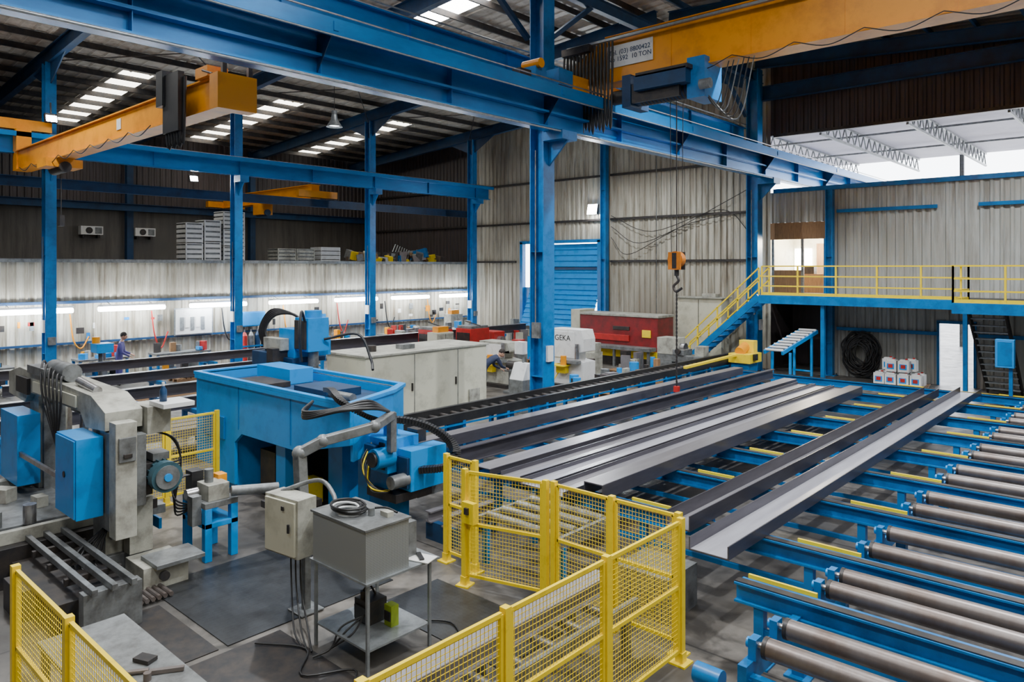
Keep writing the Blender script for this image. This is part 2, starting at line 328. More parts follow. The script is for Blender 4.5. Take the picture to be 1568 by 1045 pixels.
q=runway('crane_runway_girder',12.75,8.95,9.55,-6,27.8,.3); q.tube([(-6,12.55,9.65),(27.8,12.55,9.65)],.02,GALV,6,False); q.finish()
q=runway('crane_runway_girder',26.7,7.55,8.2,-6,27.6,.3); q.bx(-6,27.6,26.3,26.42,8.05,8.2,BLUEG); q.finish()
# ------------------------------------------------------------ overhead cranes
def girder(q,x,y0,y1,zb,zt,w,m):
    q.bx(x-w/2,x+w/2,y0,y1,zb+.03,zt-.03,m); q.bx(x-w/2-.06,x+w/2+.06,y0,y1,zb,zb+.03,m); q.bx(x-w/2-.06,x+w/2+.06,y0,y1,zt-.03,zt,m)
q=MB('overhead_crane'); X=15.9
girder(q,X,-11.2,10.9,8.75,9.95,.5,ORG)
q.prism([(10.9,8.75),(10.9,9.95),(11.3,9.75),(12.0,9.35),(12.0,8.95),(11.4,8.75)],'x',X-.25,X+.25,ORG)
q.bx(X-1.7,X+1.7,11.32,11.68,8.5,8.9,ORG)
for a in (-1.45,1.45): q.cyl((X+a,11.4,8.54),(X+a,11.6,8.54),.16,DARK,16); q.bx(X+a-.28,X+a+.28,11.28,11.72,8.55,8.95,BLUE)
q.cyl((X+.9,11.1,8.95),(X+1.5,11.1,8.95),.14,BLUE,12)
q.bx(X-2.6,X-2.2,11.3,11.7,8.45,8.85,BLUE); q.cyl((X-2.5,11.2,8.9),(X-2.5,11.75,8.9),.12,ORG); q.bx(X-3.1,X-2.7,11.35,11.6,8.45,8.7,DARK)
for yy in range(-9,11,2): q.bx(X-.262,X+.262,yy,yy+.02,8.78,9.92,ORG)
for i in range(14):
    y=12.1-.11*i; zb=7.6-.07*(i%3)
    q.tube([(X-.45,y,9.75),(X-.47,y+.03,8.9),(X-.45,y-.04,zb),(X-.43,y-.08,8.9),(X-.45,y-.1,9.75)],.03,BLACK,6)
q.bx(X-.5,X-.4,-9,12,9.77,9.83,GALV); q.bx(X-.6,X-.4,11.2,12.1,9.6,9.78,DARK)
for i in range(14):
    y=10.2-i*1.4; q.tube([(X-.36,y,8.8),(X-.36,y-.7,8.6),(X-.36,y-1.4,8.8)],.012,BLACK,5)
Y=9.0
q.bx(X-.75,X-.3,Y-.7,Y+.7,8.62,8.72,DARK); q.bx(X-.75,X-.45,Y-.65,Y+.75,8.3,8.66,BLUED)
q.cyl((X-.15,Y-.6,8.3),(X-.15,Y+1.1,8.3),.25,BLUED,20); q.cyl((X-.15,Y-.95,8.3),(X-.15,Y-.6,8.3),.33,BLUED,20)
for i in range(14): q.cyl((X-.15,Y-.5+.1*i,8.3),(X-.15,Y-.46+.1*i,8.3),.262,DARK,20)
q.bx(X-.5,X+.35,Y-1.0,Y-.55,7.95,8.9,BLUE); q.bx(X-.5,X+.35,Y+1.0,Y+1.25,8.0,8.8,BLUED); q.bx(X-.6,X-.5,Y-.4,Y+.9,8.05,8.5,DARK)
q.cyl((X-.2,Y+1.25,8.35),(X-.2,Y+1.7,8.35),.18,DARK,14); q.cyl((X-.6,Y-1.2,8.2),(X-.6,Y-.95,8.2),.12,GREY)
for i in range(6): q.tube([(X-.3,Y-.9,8.1),(X-.3,Y-1.2-.1*i,7.75-.08*i),(X-.3,Y-1.5-.12*i,8.7)],.014,[BLACK,BLACK,GREY][i%3],5)
for a,b in ((-.1,-.05),(.1,.05),(-.1,.12),(.1,-.12)): q.cyl((X+a,Y+b,8.05),(X+a*.8,Y+b*.8,4.3),.009,DARK,5)
q.cyl((X-.09,Y,4.2),(X+.09,Y,4.2),.2,BRONZE,20); q.bx(X-.12,X-.09,Y-.17,Y+.17,3.95,4.38,BRONZE); q.bx(X+.09,X+.12,Y-.17,Y+.17,3.95,4.38,DARK)
q.bx(X-.125,X-.118,Y-.06,Y+.06,3.98,4.36,DARK)
q.cyl((X,Y,3.98),(X,Y,3.8),.06,DARK); q.tube([(X,Y,3.82),(X,Y-.05,3.68),(X,Y+.08,3.55),(X,Y+.02,3.42),(X,Y-.14,3.5)],.035,DARK,8)
z=3.45;k=0
while z>1.05:
    if k%2: q.bx(X-.022,X+.022,Y-.006,Y+.006,z-.06,z,DARK)
    else: q.bx(X-.006,X+.006,Y-.022,Y+.022,z-.06,z,DARK)
    z-=.05;k+=1
q.box((X,Y,1.04),(.1,.12,.14),RED)
q.bx(X-.29,X-.262,9.5,10.85,9.12,9.68,WHITE)
cr=q.finish()
text('sign_text','Tel. (03) 8800422\nNo 1592  10 TON',(X-.30,10.17,9.4),(math.pi/2,0,-math.pi/2),.17,BLUED,cr)
q=MB('overhead_crane'); X=6.6
girder(q,X,13.1,26.4,6.98,7.6,.32,ORG)
q.bx(X-.4,X+.36,12.78,13.1,6.9,7.55,ORG); q.bx(X-.8,X+.8,26.45,26.85,8.28,8.6,ORG); q.bx(X-.2,X+.2,26.3,26.7,7.0,8.3,ORG)
for a in (-.6,.6): q.cyl((X+a,26.55,8.36),(X+a,26.75,8.36),.1,DARK,14)
for a in (-.25,.25): q.bar((X+a,12.85,7.5),(X+a,12.85,8.95),.08,.08,DARK)
q.bx(X-.5,X-.38,14.2,14.9,6.65,7.8,BLACK); q.bx(X-.55,X-.2,14.8,15.1,7.2,7.9,BLACK); q.bx(X-.3,X+.1,13.4,13.9,7.6,7.8,ORG)
for i in range(6): q.tube([(X-.4,14.9-.12*i,7.7),(X-.44,14.86-.12*i,6.8),(X-.4,14.8-.12*i,6.4+.05*(i%2)),(X-.38,14.76-.12*i,7.7)],.035,BLACK,6)
q.bx(X-.175,X-.163,18,18.25,7.2,7.45,WHITE); q.cyl((X-.3,13.2,7.6),(X-.3,13.6,7.73),.02,DARK); q.bx(X-.175,X-.163,13.3,13.5,7.15,7.3,DARK)
for i in range(8): q.tube([(X-.3,16+1.2*i,7.0),(X-.3,16.6+1.2*i,6.85),(X-.3,17.2+1.2*i,7.0)],.012,BLACK,5)
q.bx(X-.45,X+.45,22.5,23.3,6.75,6.98,ORG); q.cyl((X,22.4,6.75),(X,23.4,6.75),.15,DARK,14); q.cyl((X,22.8,6.6),(X,22.8,5.4),.012,DARK,5); q.box((X,22.8,5.3),(.12,.2,.3),DARK)
q.finish()
q=MB('overhead_crane'); X=18.5
girder(q,X,28.75,37.1,7.12,7.75,.4,ORG); q.bx(X-1,X+1,28.5,28.75,7.15,7.45,ORG);q.bx(X-1,X+1,37.1,37.4,7.15,7.45,ORG)
q.bx(X-.3,X+.3,33,33.8,6.6,7.12,ORG); q.cyl((X,32.9,6.7),(X,33.9,6.7),.16,BLUED); q.finish()
q=MB('crane_runway_beam'); q.ib((-5,28.6,6.9),(XF-.3,28.6,6.9),.2,.35,BLUED); q.finish()
q=MB('crane_runway_beam'); q.ib((-5,37.3,6.9),(XF-.3,37.3,6.9),.2,.35,BLUED); q.finish()
# ------------------------------------------------------------ neighbouring hall seen through the opening
q=MB('ceiling_outer_hall'); q.bx(XF+.1,43,-16,16,9.75,9.8,HALLR); q.finish()
for y in (13.0,10,7,4,1,-2,-5,-8):
    q=MB('roof_truss'); q.bar((XF+.2,y,9.7),(43,y,9.7),.08,.08,GREY); q.bar((XF+.2,y,9.1),(43,y,9.1),.08,.08,GREY); x=XF+.2
    while x<42.5: q.cyl((x,y,9.1),(x+.4,y,9.7),.028,GREY,6); q.cyl((x+.4,y,9.7),(x+.8,y,9.1),.028,GREY,6); x+=.8
    q.finish()
for xx in (33,38):
    q=MB('roof_truss'); q.bar((xx,-16,9.6),(xx,16,9.6),.08,.08,GREY); q.finish()
for y in (-8,0,8,15.5): q=MB('hall_post'); q.ib((42.8,y,0),(42.8,y,9.74),.2,.2,GREY,up=(0,1,0)); q.finish()
q=MB('hanging_hall_lamp'); q.lathe([(.05,.35),(.12,.25),(.28,0)],(32.5,3.3,8.55),GREY,14); q.cyl((32.5,3.3,8.8),(32.5,3.3,9.74),.015,DARK,5); q.cyl((32.5,3.3,8.56),(32.5,3.3,8.57),.22,FLOOD,14); q.finish()
# ------------------------------------------------------------ office + openings
q=MB('window_office')
q.bx(31,31.1,9.3,12,3,5.4,CREAM); q.bx(XF+.1,31,12,12.1,3,5.4,CREAM); q.bx(XF+.1,31,9.2,9.3,3,5.4,WOOD); q.bx(XF+.1,31.1,9.2,12.1,5.4,5.5,WHITE); q.bx(XF+.1,31.1,9.2,12.1,2.9,3.0,GREY)
q.bx(30.9,30.98,10.7,11.0,3,5,WOOD); q.bx(29.4,30.0,10.2,11.6,3,3.75,WOOD); q.bx(30.9,30.97,9.5,10.3,3.9,4.8,LAMP); q.bx(30.9,30.97,11.2,11.9,3.9,4.8,LAMP)
for y in (9.75,10.6,11.75): q.bx(XF-.03,XF+.05,y-.05,y+.05,3,5.1,BLUE if y<10 else GREY)
q.bx(XF-.03,XF+.05,10.65,11.7,3,3.9,WOOD)
q.bx(29.5,29.8,10.6,11,3.75,4.05,DARK); q.finish()
lightobj('office_fill_light','POINT',(29.6,10.6,5.0),600,(1,.88,.68))  # unseen point light added to brighten the office, no fixture
q=MB('door_side'); q.bx(XF-.08,XF+.05,5.95,6.03,0,2.15,BLUE); q.bx(XF-.08,XF+.05,4.87,4.95,0,2.15,BLUE); q.bx(XF-.08,XF+.05,4.87,6.03,2.1,2.2,BLUE); q.bx(XF+.1,XF+1.0,4.85,4.9,.02,2.1,WHITE); q.finish()
q=MB('door_dock')
for y in (20.0,24.85): q.bx(XF-.2,XF+.05,y-.09,y+.09,0,5.3,BLUE)
q.bx(XF-.2,XF+.05,19.9,24.95,5.2,5.35,BLUE)
def slats(y0,y1,pa,pb,n,m):
    for i in range(n):
        a=i/n;b=(i+1)/n; xa=pa[0]+(pb[0]-pa[0])*a;za=pa[1]+(pb[1]-pa[1])*a;xb=pa[0]+(pb[0]-pa[0])*b;zb=pa[1]+(pb[1]-pa[1])*b
        q.add([(xa,y0,za),(xa,y1,za),(xb-.06,y1,zb+.03),(xb-.06,y0,zb+.03),(xb,y0,zb-.005),(xb,y1,zb-.005)],[(0,1,2,3),(3,2,5,4)],m)
slats(20.1,23.9,(XF+.05,5.15),(XF+.05,2.9),8,CYAN); slats(20.1,24.4,(XF+.05,2.9),(XF-1.2,.1),12,CYAN)
q.bx(XF-.05,XF+.1,23.85,23.97,0,5.2,BLUE); q.bx(XF-.05,XF+.02,20.1,23.9,3.9,4.02,BLUED); q.bar((XF-.2,23.5,5.1),(XF-1.2,22.5,.1),.06,.06,BLUE); q.bx(XF-.03,XF+.06,24.35,24.76,0,3.0,BLUE)
q.finish()
q=MB('wall_passage'); q.bx(XF+2.5,XF+2.6,9.6,12,0,2.88,WALLD); q.bx(XF+.1,XF+2.6,11.95,12.05,0,2.88,WALLD); q.bx(XF+.1,XF+2.6,9.5,9.6,0,2.88,WALLD); q.finish()
# ------------------------------------------------------------ platform, rails, stairs
def rail(q,pts,h=1.05,m=YEL):
    for i in range(len(pts)-1):
        a=Vector(pts[i]);b=Vector(pts[i+1]);L=(b-a).length;n=max(1,round(L/1.3))
        for k in range(n+1):
            p=a.lerp(b,k/n); q.bar(p,p+Vector((0,0,h)),.05,.05,m)
        for z in (h,h*.66,h*.33): q.bar(a+Vector((0,0,z)),b+Vector((0,0,z)),.045,.045,m)
        q.bar(a+Vector((0,0,.06)),b+Vector((0,0,.06)),.02,.12,m)
q=MB('platform'); q.bx(25.5,28.2,4.6,11.1,2.93,3.0,DARK); q.bx(23.4,28.2,-4,4.6,2.93,3.0,DARK)
q.bx(25.42,25.5,4.6,11.1,2.72,3.02,BLUE); q.bx(23.32,23.4,-4,4.6,2.72,3.02,BLUE); q.bx(23.4,25.5,4.55,4.63,2.72,3.02,BLUE); q.bx(25.5,27.1,11.02,11.1,2.72,3.02,BLUE)
for y in (9.2,7.2,4.9,2.5,0): q.bx(25.5,28.2,y-.05,y+.05,2.75,2.93,BLUE)
for x,y in ((25.6,4.7),(23.5,-1.8),(25.6,8.9)): q.bx(x-.06,x+.06,y-.06,y+.06,0,2.93,BLUE)
rail(q,[(25.5,11.0,3),(25.5,4.6,3),(23.42,4.6,3),(23.42,-4,3)]); q.finish()
def stair(axis,a0,a1,b0,b1,z1,m,mr,hand=True,n=13):
    q=MB('staircase')
    def P(a,b,z): return (b,a,z) if axis=='y' else (a,b,z)
    for b in (b0,b1):
        q.bar(P(a0,b,.12),P(a1,b,z1-.05),.05,.24,m)
        if hand:
            for h in (1.0,.55): q.bar(P(a0,b,h),P(a1,b,z1+h),.045,.045,mr)
            for k in range(5):
                t=k/4; a=a0+(a1-a0)*t; q.bar(P(a,b,z1*t),P(a,b,z1*t+1.0),.045,.045,mr)
    for k in range(1,n):
        t=k/n;a=a0+(a1-a0)*t; da=.13
        lo=P(a-da,b0,z1*t-.02);hi=P(a+da,b1,z1*t+.02)
        q.bx(min(lo[0],hi[0]),max(lo[0],hi[0]),min(lo[1],hi[1]),max(lo[1],hi[1]),lo[2],hi[2],m if m is not DARK else GALV)
    q.finish()
stair('y',14.4,11.15,25.6,26.5,3.0,BLUE,YEL)
stair('x',27.4,24.2,3.5,4.4,2.95,DARK,DARK,False,14)
q=MB('control_pendant_stand'); q.bx(21.88,21.96,3.0,3.08,0,1.5,BLUE); q.bx(21.75,21.95,2.95,3.35,1.5,2.2,CYAN); q.bx(21.74,21.75,3.0,3.3,1.55,2.15,BLUE); q.bx(21.8,22.04,2.92,3.16,0,.03,BLUE); q.finish(.01)
# ------------------------------------------------------------ transfer skids and beams
skx=[8.5+1.9*i for i in range(8)]
for x,ya in [(7.15,3.35)]+[(x,10.5) for x in skx]:
    q=MB('transfer_skid'); zt=.78
    q.ib((x,ya,zt-.1),(x,-1,zt-.1),.14,.2,BLUE,.02); q.bx(x+.1,x+.16,-1,ya,zt-.13,zt-.02,BLUE)
    q.bx(x-.05,x+.05,-1,ya,zt,zt+.012,DARK)
    q.bx(x+.16,x+.19,2.6,3.3,zt-.03,zt+.02,YEL)
    if ya>5: q.bx(x+.16,x+.19,5.0,5.6,zt-.03,zt+.02,YEL); q.bx(x+.16,x+.19,3.3,4.4,zt-.03,zt+.0,YEL) if int(x)%2 else None
    for y in ((10.3,8.0,5.3,3.1,.1) if ya>5 else (3.1,.1)):
        q.bx(x-.05,x+.05,y-.05,y+.05,.02,zt-.2,BLUE); q.bx(x-.12,x+.12,y-.12,y+.12,0,.02,BLUE)
    q.bx(x-.025,x+.025,.1,ya-.2,.3,.36,BLUE)
    if ya>5: q.cyl((x-.09,ya-.05,zt-.08),(x+.09,ya-.05,zt-.08),.11,DARK,14)
    q.finish()
def channel(y,x0,x1,w,h,zb,kind,inner=MILLSHEEN):
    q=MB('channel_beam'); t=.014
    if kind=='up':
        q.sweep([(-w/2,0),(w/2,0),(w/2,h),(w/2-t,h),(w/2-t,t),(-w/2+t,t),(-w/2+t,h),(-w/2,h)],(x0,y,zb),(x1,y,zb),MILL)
        q.bx(x0+.01,x1-.01,y-w/2+t+.002,y+w/2-t-.002,zb+t,zb+t+.003,inner)  # pale sheet on the web paints in the window reflection
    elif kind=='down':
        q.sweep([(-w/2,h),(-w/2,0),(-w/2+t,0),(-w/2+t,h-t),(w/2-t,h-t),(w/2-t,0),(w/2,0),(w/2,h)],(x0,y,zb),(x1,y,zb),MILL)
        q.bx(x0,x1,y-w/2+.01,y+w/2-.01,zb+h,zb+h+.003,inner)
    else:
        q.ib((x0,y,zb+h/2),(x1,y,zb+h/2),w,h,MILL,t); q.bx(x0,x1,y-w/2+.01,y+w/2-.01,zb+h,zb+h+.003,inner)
    q.finish()
ZB=.795
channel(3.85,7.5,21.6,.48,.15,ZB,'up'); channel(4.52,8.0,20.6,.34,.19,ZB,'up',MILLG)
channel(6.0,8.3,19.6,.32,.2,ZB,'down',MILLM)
for i,y in enumerate((6.5,6.98,7.46)): channel(y,8.0+.2*(y-6.5),20.1,.42,.08,ZB,'up',MILLG if i!=1 else MILLSHEEN)
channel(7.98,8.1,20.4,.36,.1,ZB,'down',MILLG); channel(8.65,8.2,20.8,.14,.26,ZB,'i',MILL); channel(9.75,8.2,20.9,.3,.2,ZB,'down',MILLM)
# chain conveyor at Y 11
q=MB('chain_conveyor'); x0,x1=8.9,25.2
q.bx(x0,x1,10.9,11.0,.82,1.0,BLACK); q.bx(x0,x1,11.35,11.45,.86,1.06,BLACK); q.bx(x0,x1,11.0,11.35,.84,.9,DARK); q.bx(x0,x1,10.86,10.9,.77,.8,BLUE)
x=x0+.2
while x<x1:
    if int((x-x0)/.3)%5==0: q.bx(x-.05,x+.05,10.95,11.4,.02,.84,BLUE)
    q.cyl((x,10.98,.93),(x,11.36,.93),.045,DARK,8); x+=.3
x=x0+.3
while x<x1-1:
    for y in (10.93,11.42): q.bx(x-.04,x+.04,y-.04,y+.04,0,.84,BLUE)
    q.bar((x,10.78,.5),(x,10.78,.72),.1,.14,CYAN); x+=1.35
q.bx(x0,x1,10.9,10.96,.28,.36,BLUED); q.finish()
q=MB('measuring_carriage'); q.bx(22.6,23.3,10.2,10.8,.02,.9,BLUE); q.bx(22.5,23.4,10.1,10.84,.9,1.2,YEL); q.cyl((22.6,10.5,1.25),(23.2,10.5,1.45),.16,ORG,14); q.bx(23.0,23.3,10.2,10.7,1.2,1.6,YEL)
q.bar((19.2,10.6,1.08),(22.6,10.6,1.15),.1,.08,YEL); q.bx(22.7,22.9,10.0,10.1,1.0,1.2,BLACK); q.finish(.01)
q=MB('inclined_conveyor')
for y in (9.5,10.1): q.bar((23.6,y,1.2),(26.2,y-.2,1.75),.06,.12,CYAN)
for i in range(9): t=i/8; q.cyl((23.7+2.4*t,9.5-.2*t,1.28+.52*t),(23.7+2.4*t,10.1-.2*t,1.28+.52*t),.045,WHITE,8)
for x,z in ((23.9,1.2),(25.8,1.6)):
    for y in (9.45,10.05): q.bar((x,y-.1,0),(x,y-.1,z),.07,.07,CYAN)
    q.bar((x,9.4,.4),(x,10,.4),.05,.05,CYAN)
q.finish()
# ------------------------------------------------------------ roller conveyor on the right
q=MB('roller_conveyor')
rx=[6.1,6.55,7.65,8.05]
for x in skx: rx+=[x+.55,x+1.25]
for x in rx:
    q.cyl((x,.45,.74),(x,2.6,.74),.09,RUSTY,24); q.cyl((x,2.6,.74),(x,2.74,.74),.032,STEEL,10); q.cyl((x,.33,.74),(x,.45,.74),.032,STEEL,10); q.cyl((x,2.57,.74),(x,2.605,.74),.094,DARK,24)
    q.bx(x-.06,x+.06,2.66,2.73,.62,.8,BLUE); q.bx(x-.06,x+.06,.32,.4,.62,.8,BLUE)
    q.cyl((x,2.73,.74),(x,2.76,.74),.045,CYAN,12)
x0,x1=5.9,rx[-1]+.3
q.bar((x0,2.72,.53),(x1,2.72,.53),.08,.18,BLUE); q.bar((x0,.35,.53),(x1,.35,.53),.08,.18,BLUE)
x=x0+.1
while x<x1:
    for y in (.35,2.72): q.bx(x-.06,x+.06,y-.06,y+.06,.02,.5,BLUE); q.bx(x-.12,x+.12,y-.12,y+.12,0,.02,BLUE)
    q.bx(x-.04,x+.04,.35,2.72,.42,.52,BLUE); x+=1.2
q.finish()
q=MB('drive_motor'); x=6.0; q.bx(x-.12,x+.12,2.98,3.2,.02,.25,BLUE); q.cyl((x,2.95,.36),(x,3.2,.36),.09,BLUE,14); q.bx(x-.05,x+.05,3.0,3.1,.25,.3,BLUE); q.finish()
# ------------------------------------------------------------ fences
def fence(name,p0,p1,h=1.45,sp=.042,npan=None,z0=0):
    q=MB(name); a=Vector(p0);b=Vector(p1);L=(b-a).length;d=(b-a)/L;n=npan or max(1,round(L/1.25)); up=Vector((0,0,1))
    for k in range(n+1):
        p=a+d*(L*k/n)
        q.bar(p+up*z0,p+up*(h+.02),.065,.065,YEL); q.box(p+Vector((0,0,.01+z0)),(.18,.18,.02),YEL,(0,0,math.atan2(d.y,d.x)))
        q.bar(p+up*z0,p+up*(z0+.12)+d*.0,.085,.085,YEL)
    for k in range(n):
        s0=a+d*(L*k/n+.055);s1=a+d*(L*(k+1)/n-.055); zb=z0+.14;zt=h-.02
        for z in (zb,zt,(zb+zt)/2): q.bar(s0+up*z,s1+up*z,.03,.035,YEL)
        for p in (s0,s1): q.bar(p+up*zb,p+up*zt,.035,.03,YEL)
        W=(s1-s0).length; m=int(W/sp)
        for i in range(1,m):
            p=s0+d*(W*i/m); q.bar(p+up*zb,p+up*zt,.004,.004,YEL)
        z=zb+.045
        while z<zt: q.bar(s0+up*z,s1+up*z,.004,.004,YEL); z+=.045
    return q
fence('safety_fence',(1.4,3.7,0),(6.62,3.7,0),npan=4).finish()
fence('safety_fence',(6.75,3.8,0),(6.75,5.45,0),npan=2).finish()
fence('safety_fence',(6.78,6.8,0),(6.78,7.35,0),npan=1).finish()
q=fence('safety_gate',(6.72,5.55,0),(6.42,6.62,0),npan=1,z0=.0); q.box((6.38,6.5,.95),(.08,.2,.26),YEL); q.box((6.33,6.5,.98),(.04,.06,.08),DARK); q.finish()
fence('safety_fence',(1.77,4.6,0),(1.77,7.3,0),npan=2).finish()
fence('safety_fence',(4.35,12.6,0),(6.1,12.6,0),npan=2).finish()
q=MB('infeed_conveyor')
for y in (4.15,4.85): q.bar((3.3,y,.5),(6.5,y,.5),.06,.14,GREY)
x=3.5
while x<6.4: q.cyl((x,4.18,.54),(x,4.82,.54),.05,STEEL,12); x+=.42
for x in (3.5,4.9,6.3):
    for y in (4.15,4.85): q.bx(x-.04,x+.04,y-.04,y+.04,0,.45,GREY)
q.ib((3.4,4.5,.68),(6.4,4.5,.68),.2,.18,MILLG); q.finish()
q=MB('outfeed_conveyor')
for y in (5.6,6.9): q.bar((6.95,y,.6),(8.2,y,.6),.06,.16,GREY); q.bar((7.1,y,0),(7.1,y,.55),.08,.08,BLUE); q.bar((8.1,y,0),(8.1,y,.55),.08,.08,BLUE)
for x in (7.1,7.4,7.7,8.0): q.cyl((x,5.63,.66),(x,6.87,.66),.06,GREY,14)
q.bx(7.2,7.9,4.2,4.9,0,.5,GREY); q.finish()
q=MB('guide_rails')
for y,z in ((7.75,.35),(8.1,.35)): q.ib((7.1,y,z),(8.1,y,z),.12,.16,MILLM)
for x in (7.2,8.0): q.bx(x-.05,x+.05,7.6,8.2,.0,.27,BLUED)
q.finish()
# ------------------------------------------------------------ blue drilling machine
q=MB('drilling_machine')
A=[(13.85,.35),(13.85,2.0),(8.9,2.0),(8.9,1.4),(10.0,1.15),(10.3,1.08),(12.1,1.08),(12.35,.9),(12.35,.15),(13.1,.15),(13.15,.35)]
q.prism(A,'x',6.3,6.36,CYAN)
q.bx(6.36,8.0,13.79,13.85,.35,2.0,CYAN); q.bx(7.94,8.0,9.8,13.79,.9,1.95,CYAN)
q.prism([(6.36,8.9),(7.5,9.4),(8.0,9.75),(7.94,9.8),(7.46,9.46),(6.36,8.97)],'z',1.15,2.0,CYAN)
q.prism([(6.28,8.86),(7.52,9.36),(8.04,9.74),(8.04,13.89),(6.26,13.89),(6.26,13.79),(7.94,13.79),(7.94,9.82),(7.46,9.48),(6.36,9.0),(6.36,13.79),(6.26,13.79),(6.26,8.86)],'z',1.97,2.03,CYAN)
q.prism([(6.37,9.05),(7.45,9.5),(7.92,9.84),(7.92,13.77),(6.37,13.77)],'z',1.76,1.82,BLUED)
q.bx(6.5,7.2,12.0,13.0,1.82,1.92,DARK); q.bx(6.9,7.6,10.4,11.4,1.82,1.95,BLUED); q.cyl((7.0,9.8,1.9),(7.0,10.4,1.9),.07,GREY,12); q.bx(7.3,7.8,12.2,13.4,1.82,2.1,CYAN)
q.bx(6.9,7.3,9.95,10.35,0,1.2,CYAN); q.bx(6.95,7.25,9.3,9.6,.0,1.3,CYAN); q.bx(6.5,6.9,11.0,11.3,0,1.2,CYAN); q.bx(6.4,7.9,12.45,13.1,0,1.1,CYAN); q.bx(6.5,7.6,9.9,10.5,0,.06,DARK)
q.bx(6.6,6.9,10.5,10.8,.1,.5,YEL); q.bx(6.6,7.1,11.5,12.0,.0,.8,DARK); q.bx(7.2,7.9,10.5,12.3,0,.9,DARK)
for y in (10.5,12.2): q.bx(6.288,6.3,y,y+.015,1.15,1.95,BLUE)
q.bx(6.26,6.3,8.9,13.85,1.9,1.97,CYAN); q.bx(6.27,6.3,12.7,13.5,.9,1.3,BLUE)
q.bx(8.3,8.9,13.7,14.3,0,2.7,CYAN); q.bx(8.2,9.0,13.6,14.4,2.0,2.1,BLUED); q.bx(8.35,8.85,13.25,13.75,2.25,2.95,CYAN); q.cyl((8.6,13.45,2.95),(8.6,13.45,3.1),.18,CYAN,16); q.bx(8.3,8.35,13.3,13.7,2.3,2.9,DARK)
q.cyl((8.6,13.45,2.25),(8.6,13.45,1.7),.11,GREY); q.bx(8.1,8.3,13.9,14.6,2.25,2.5,BEIGE); q.bx(8.0,8.3,14.2,14.9,1.85,2.2,BLUED); q.bx(8.9,9.2,13.7,14.1,2.1,2.5,CYAN); q.bx(7.95,8.3,13.95,14.2,1.6,2.3,DARK)
for i in range(5): q.tube([(8.3,14.4+.08*i,2.1),(8.2,14.7+.06*i,2.6),(8.3,14.5+.03*i,2.95+.03*i),(8.5,14.1,3.0),(8.6,13.7,2.8)],.032,BLACK,7)
q.tube([(8.3,13.3,2.9),(8.1,13.1,3.1),(8.0,13.0,2.6),(8.1,13.1,2.1)],.03,BLACK,7); q.tube([(8.7,13.2,2.5),(9.2,12.7,2.6),(9.3,12.4,2.1),(9.2,12.2,1.9)],.03,BLACK,7)
for i in range(10): q.bx(8.28,8.9,14.32,14.36,.3+.22*i,.36+.22*i,DARK)
dx,dy=-.25,.3
def hb(a,b,c,d,e,f_,m): q.bx(a+dx,b+dx,c+dy,d+dy,e,f_,m)
hb(7.0,7.6,8.3,8.95,.95,1.45,CYAN); hb(7.2,7.9,8.0,8.3,.7,1.3,CYAN); hb(7.1,7.5,8.4,8.85,0,.95,BLUE); hb(7.5,8.1,8.2,8.7,.5,.8,GREY); hb(6.9,7.0,8.5,8.8,1.05,1.35,BLUED); hb(7.62,7.8,8.35,8.6,1.3,1.5,DARK); hb(7.15,7.2,8.03,8.27,.75,1.2,BLUED); hb(6.98,7.0,8.35,8.48,1.0,1.4,DARK); hb(7.0,7.7,8.1,8.8,.55,.68,DARK)
q.cyl((7.1+dx,8.35+dy,1.2),(6.78+dx,8.35+dy,1.2),.15,CYAN,16);q.cyl((6.78+dx,8.35+dy,1.2),(6.74+dx,8.35+dy,1.2),.11,DARK,16); q.cyl((7.25+dx,8.1+dy,.88),(6.9+dx,8.1+dy,.88),.1,GREY,14); q.cyl((7.3+dx,8.6+dy,1.45),(7.3+dx,8.6+dy,1.68),.11,CYAN)
for i in range(6): q.tube([(6.8,9.0,1.4),(6.5,8.9-.04*i,1.1-.06*i),(6.6,8.7-.05*i,.75),(6.85,8.6,.7)],.014,[BLACK,YEL,BLACK][i%3],5)
q.finish(.012)
def echain(name,P,w=.13,h=.09,m=BLACK):
    q=MB(name); C=catmull(P,10)
    for i in range(len(C)-1):
        a,b=C[i],C[i+1]
        q.bar(a,a+(b-a)*.8,w,h,m,up=(0,0,1) if abs((b-a).normalized().z)<.9 else (1,0,0))
        q.bar(a,b,w*.6,h*.6,m)
    return q
q=echain('cable_chain',[(6.75,9.0,1.62),(7.0,8.75,1.7),(7.3,8.4,1.62),(7.5,8.1,1.42),(7.52,7.95,1.2),(7.35,8.0,1.05),(7.1,8.3,1.0)],.14,.09); q.finish()
q=echain('cable_chain',[(6.5,9.8,2.1),(6.2,9.2,2.18),(6.1,8.8,2.08),(6.3,8.55,1.9),(6.6,8.6,1.75),(6.75,8.9,1.6)],.1,.07); q.finish()
q=MB('swing_arm')
q.bar((5.2,8.4,.98),(5.2,8.45,1.58),.15,.13,GREY); q.bar((5.2,8.45,1.58),(5.45,8.3,1.72),.14,.13,GREY); q.bar((5.45,8.3,1.72),(6.1,8.05,1.84),.13,.12,GREY); q.bar((6.1,8.05,1.84),(6.75,8.5,1.84),.12,.11,GREY)
q.sph((6.1,8.05,1.84),.09,GREY); q.sph((5.45,8.3,1.72),.09,GREY); q.sph((5.2,8.45,1.58),.1,GREY); q.bar((6.75,8.5,1.3),(6.75,8.5,1.88),.11,.11,GREY)
q.tube([(5.2,8.4,1.0),(5.05,8.2,.92),(4.85,7.95,1.05),(4.7,7.75,1.35)],.05,GREY,10); q.bar((5.2,8.4,1.0),(4.75,7.75,1.0),.1,.1,GREY)
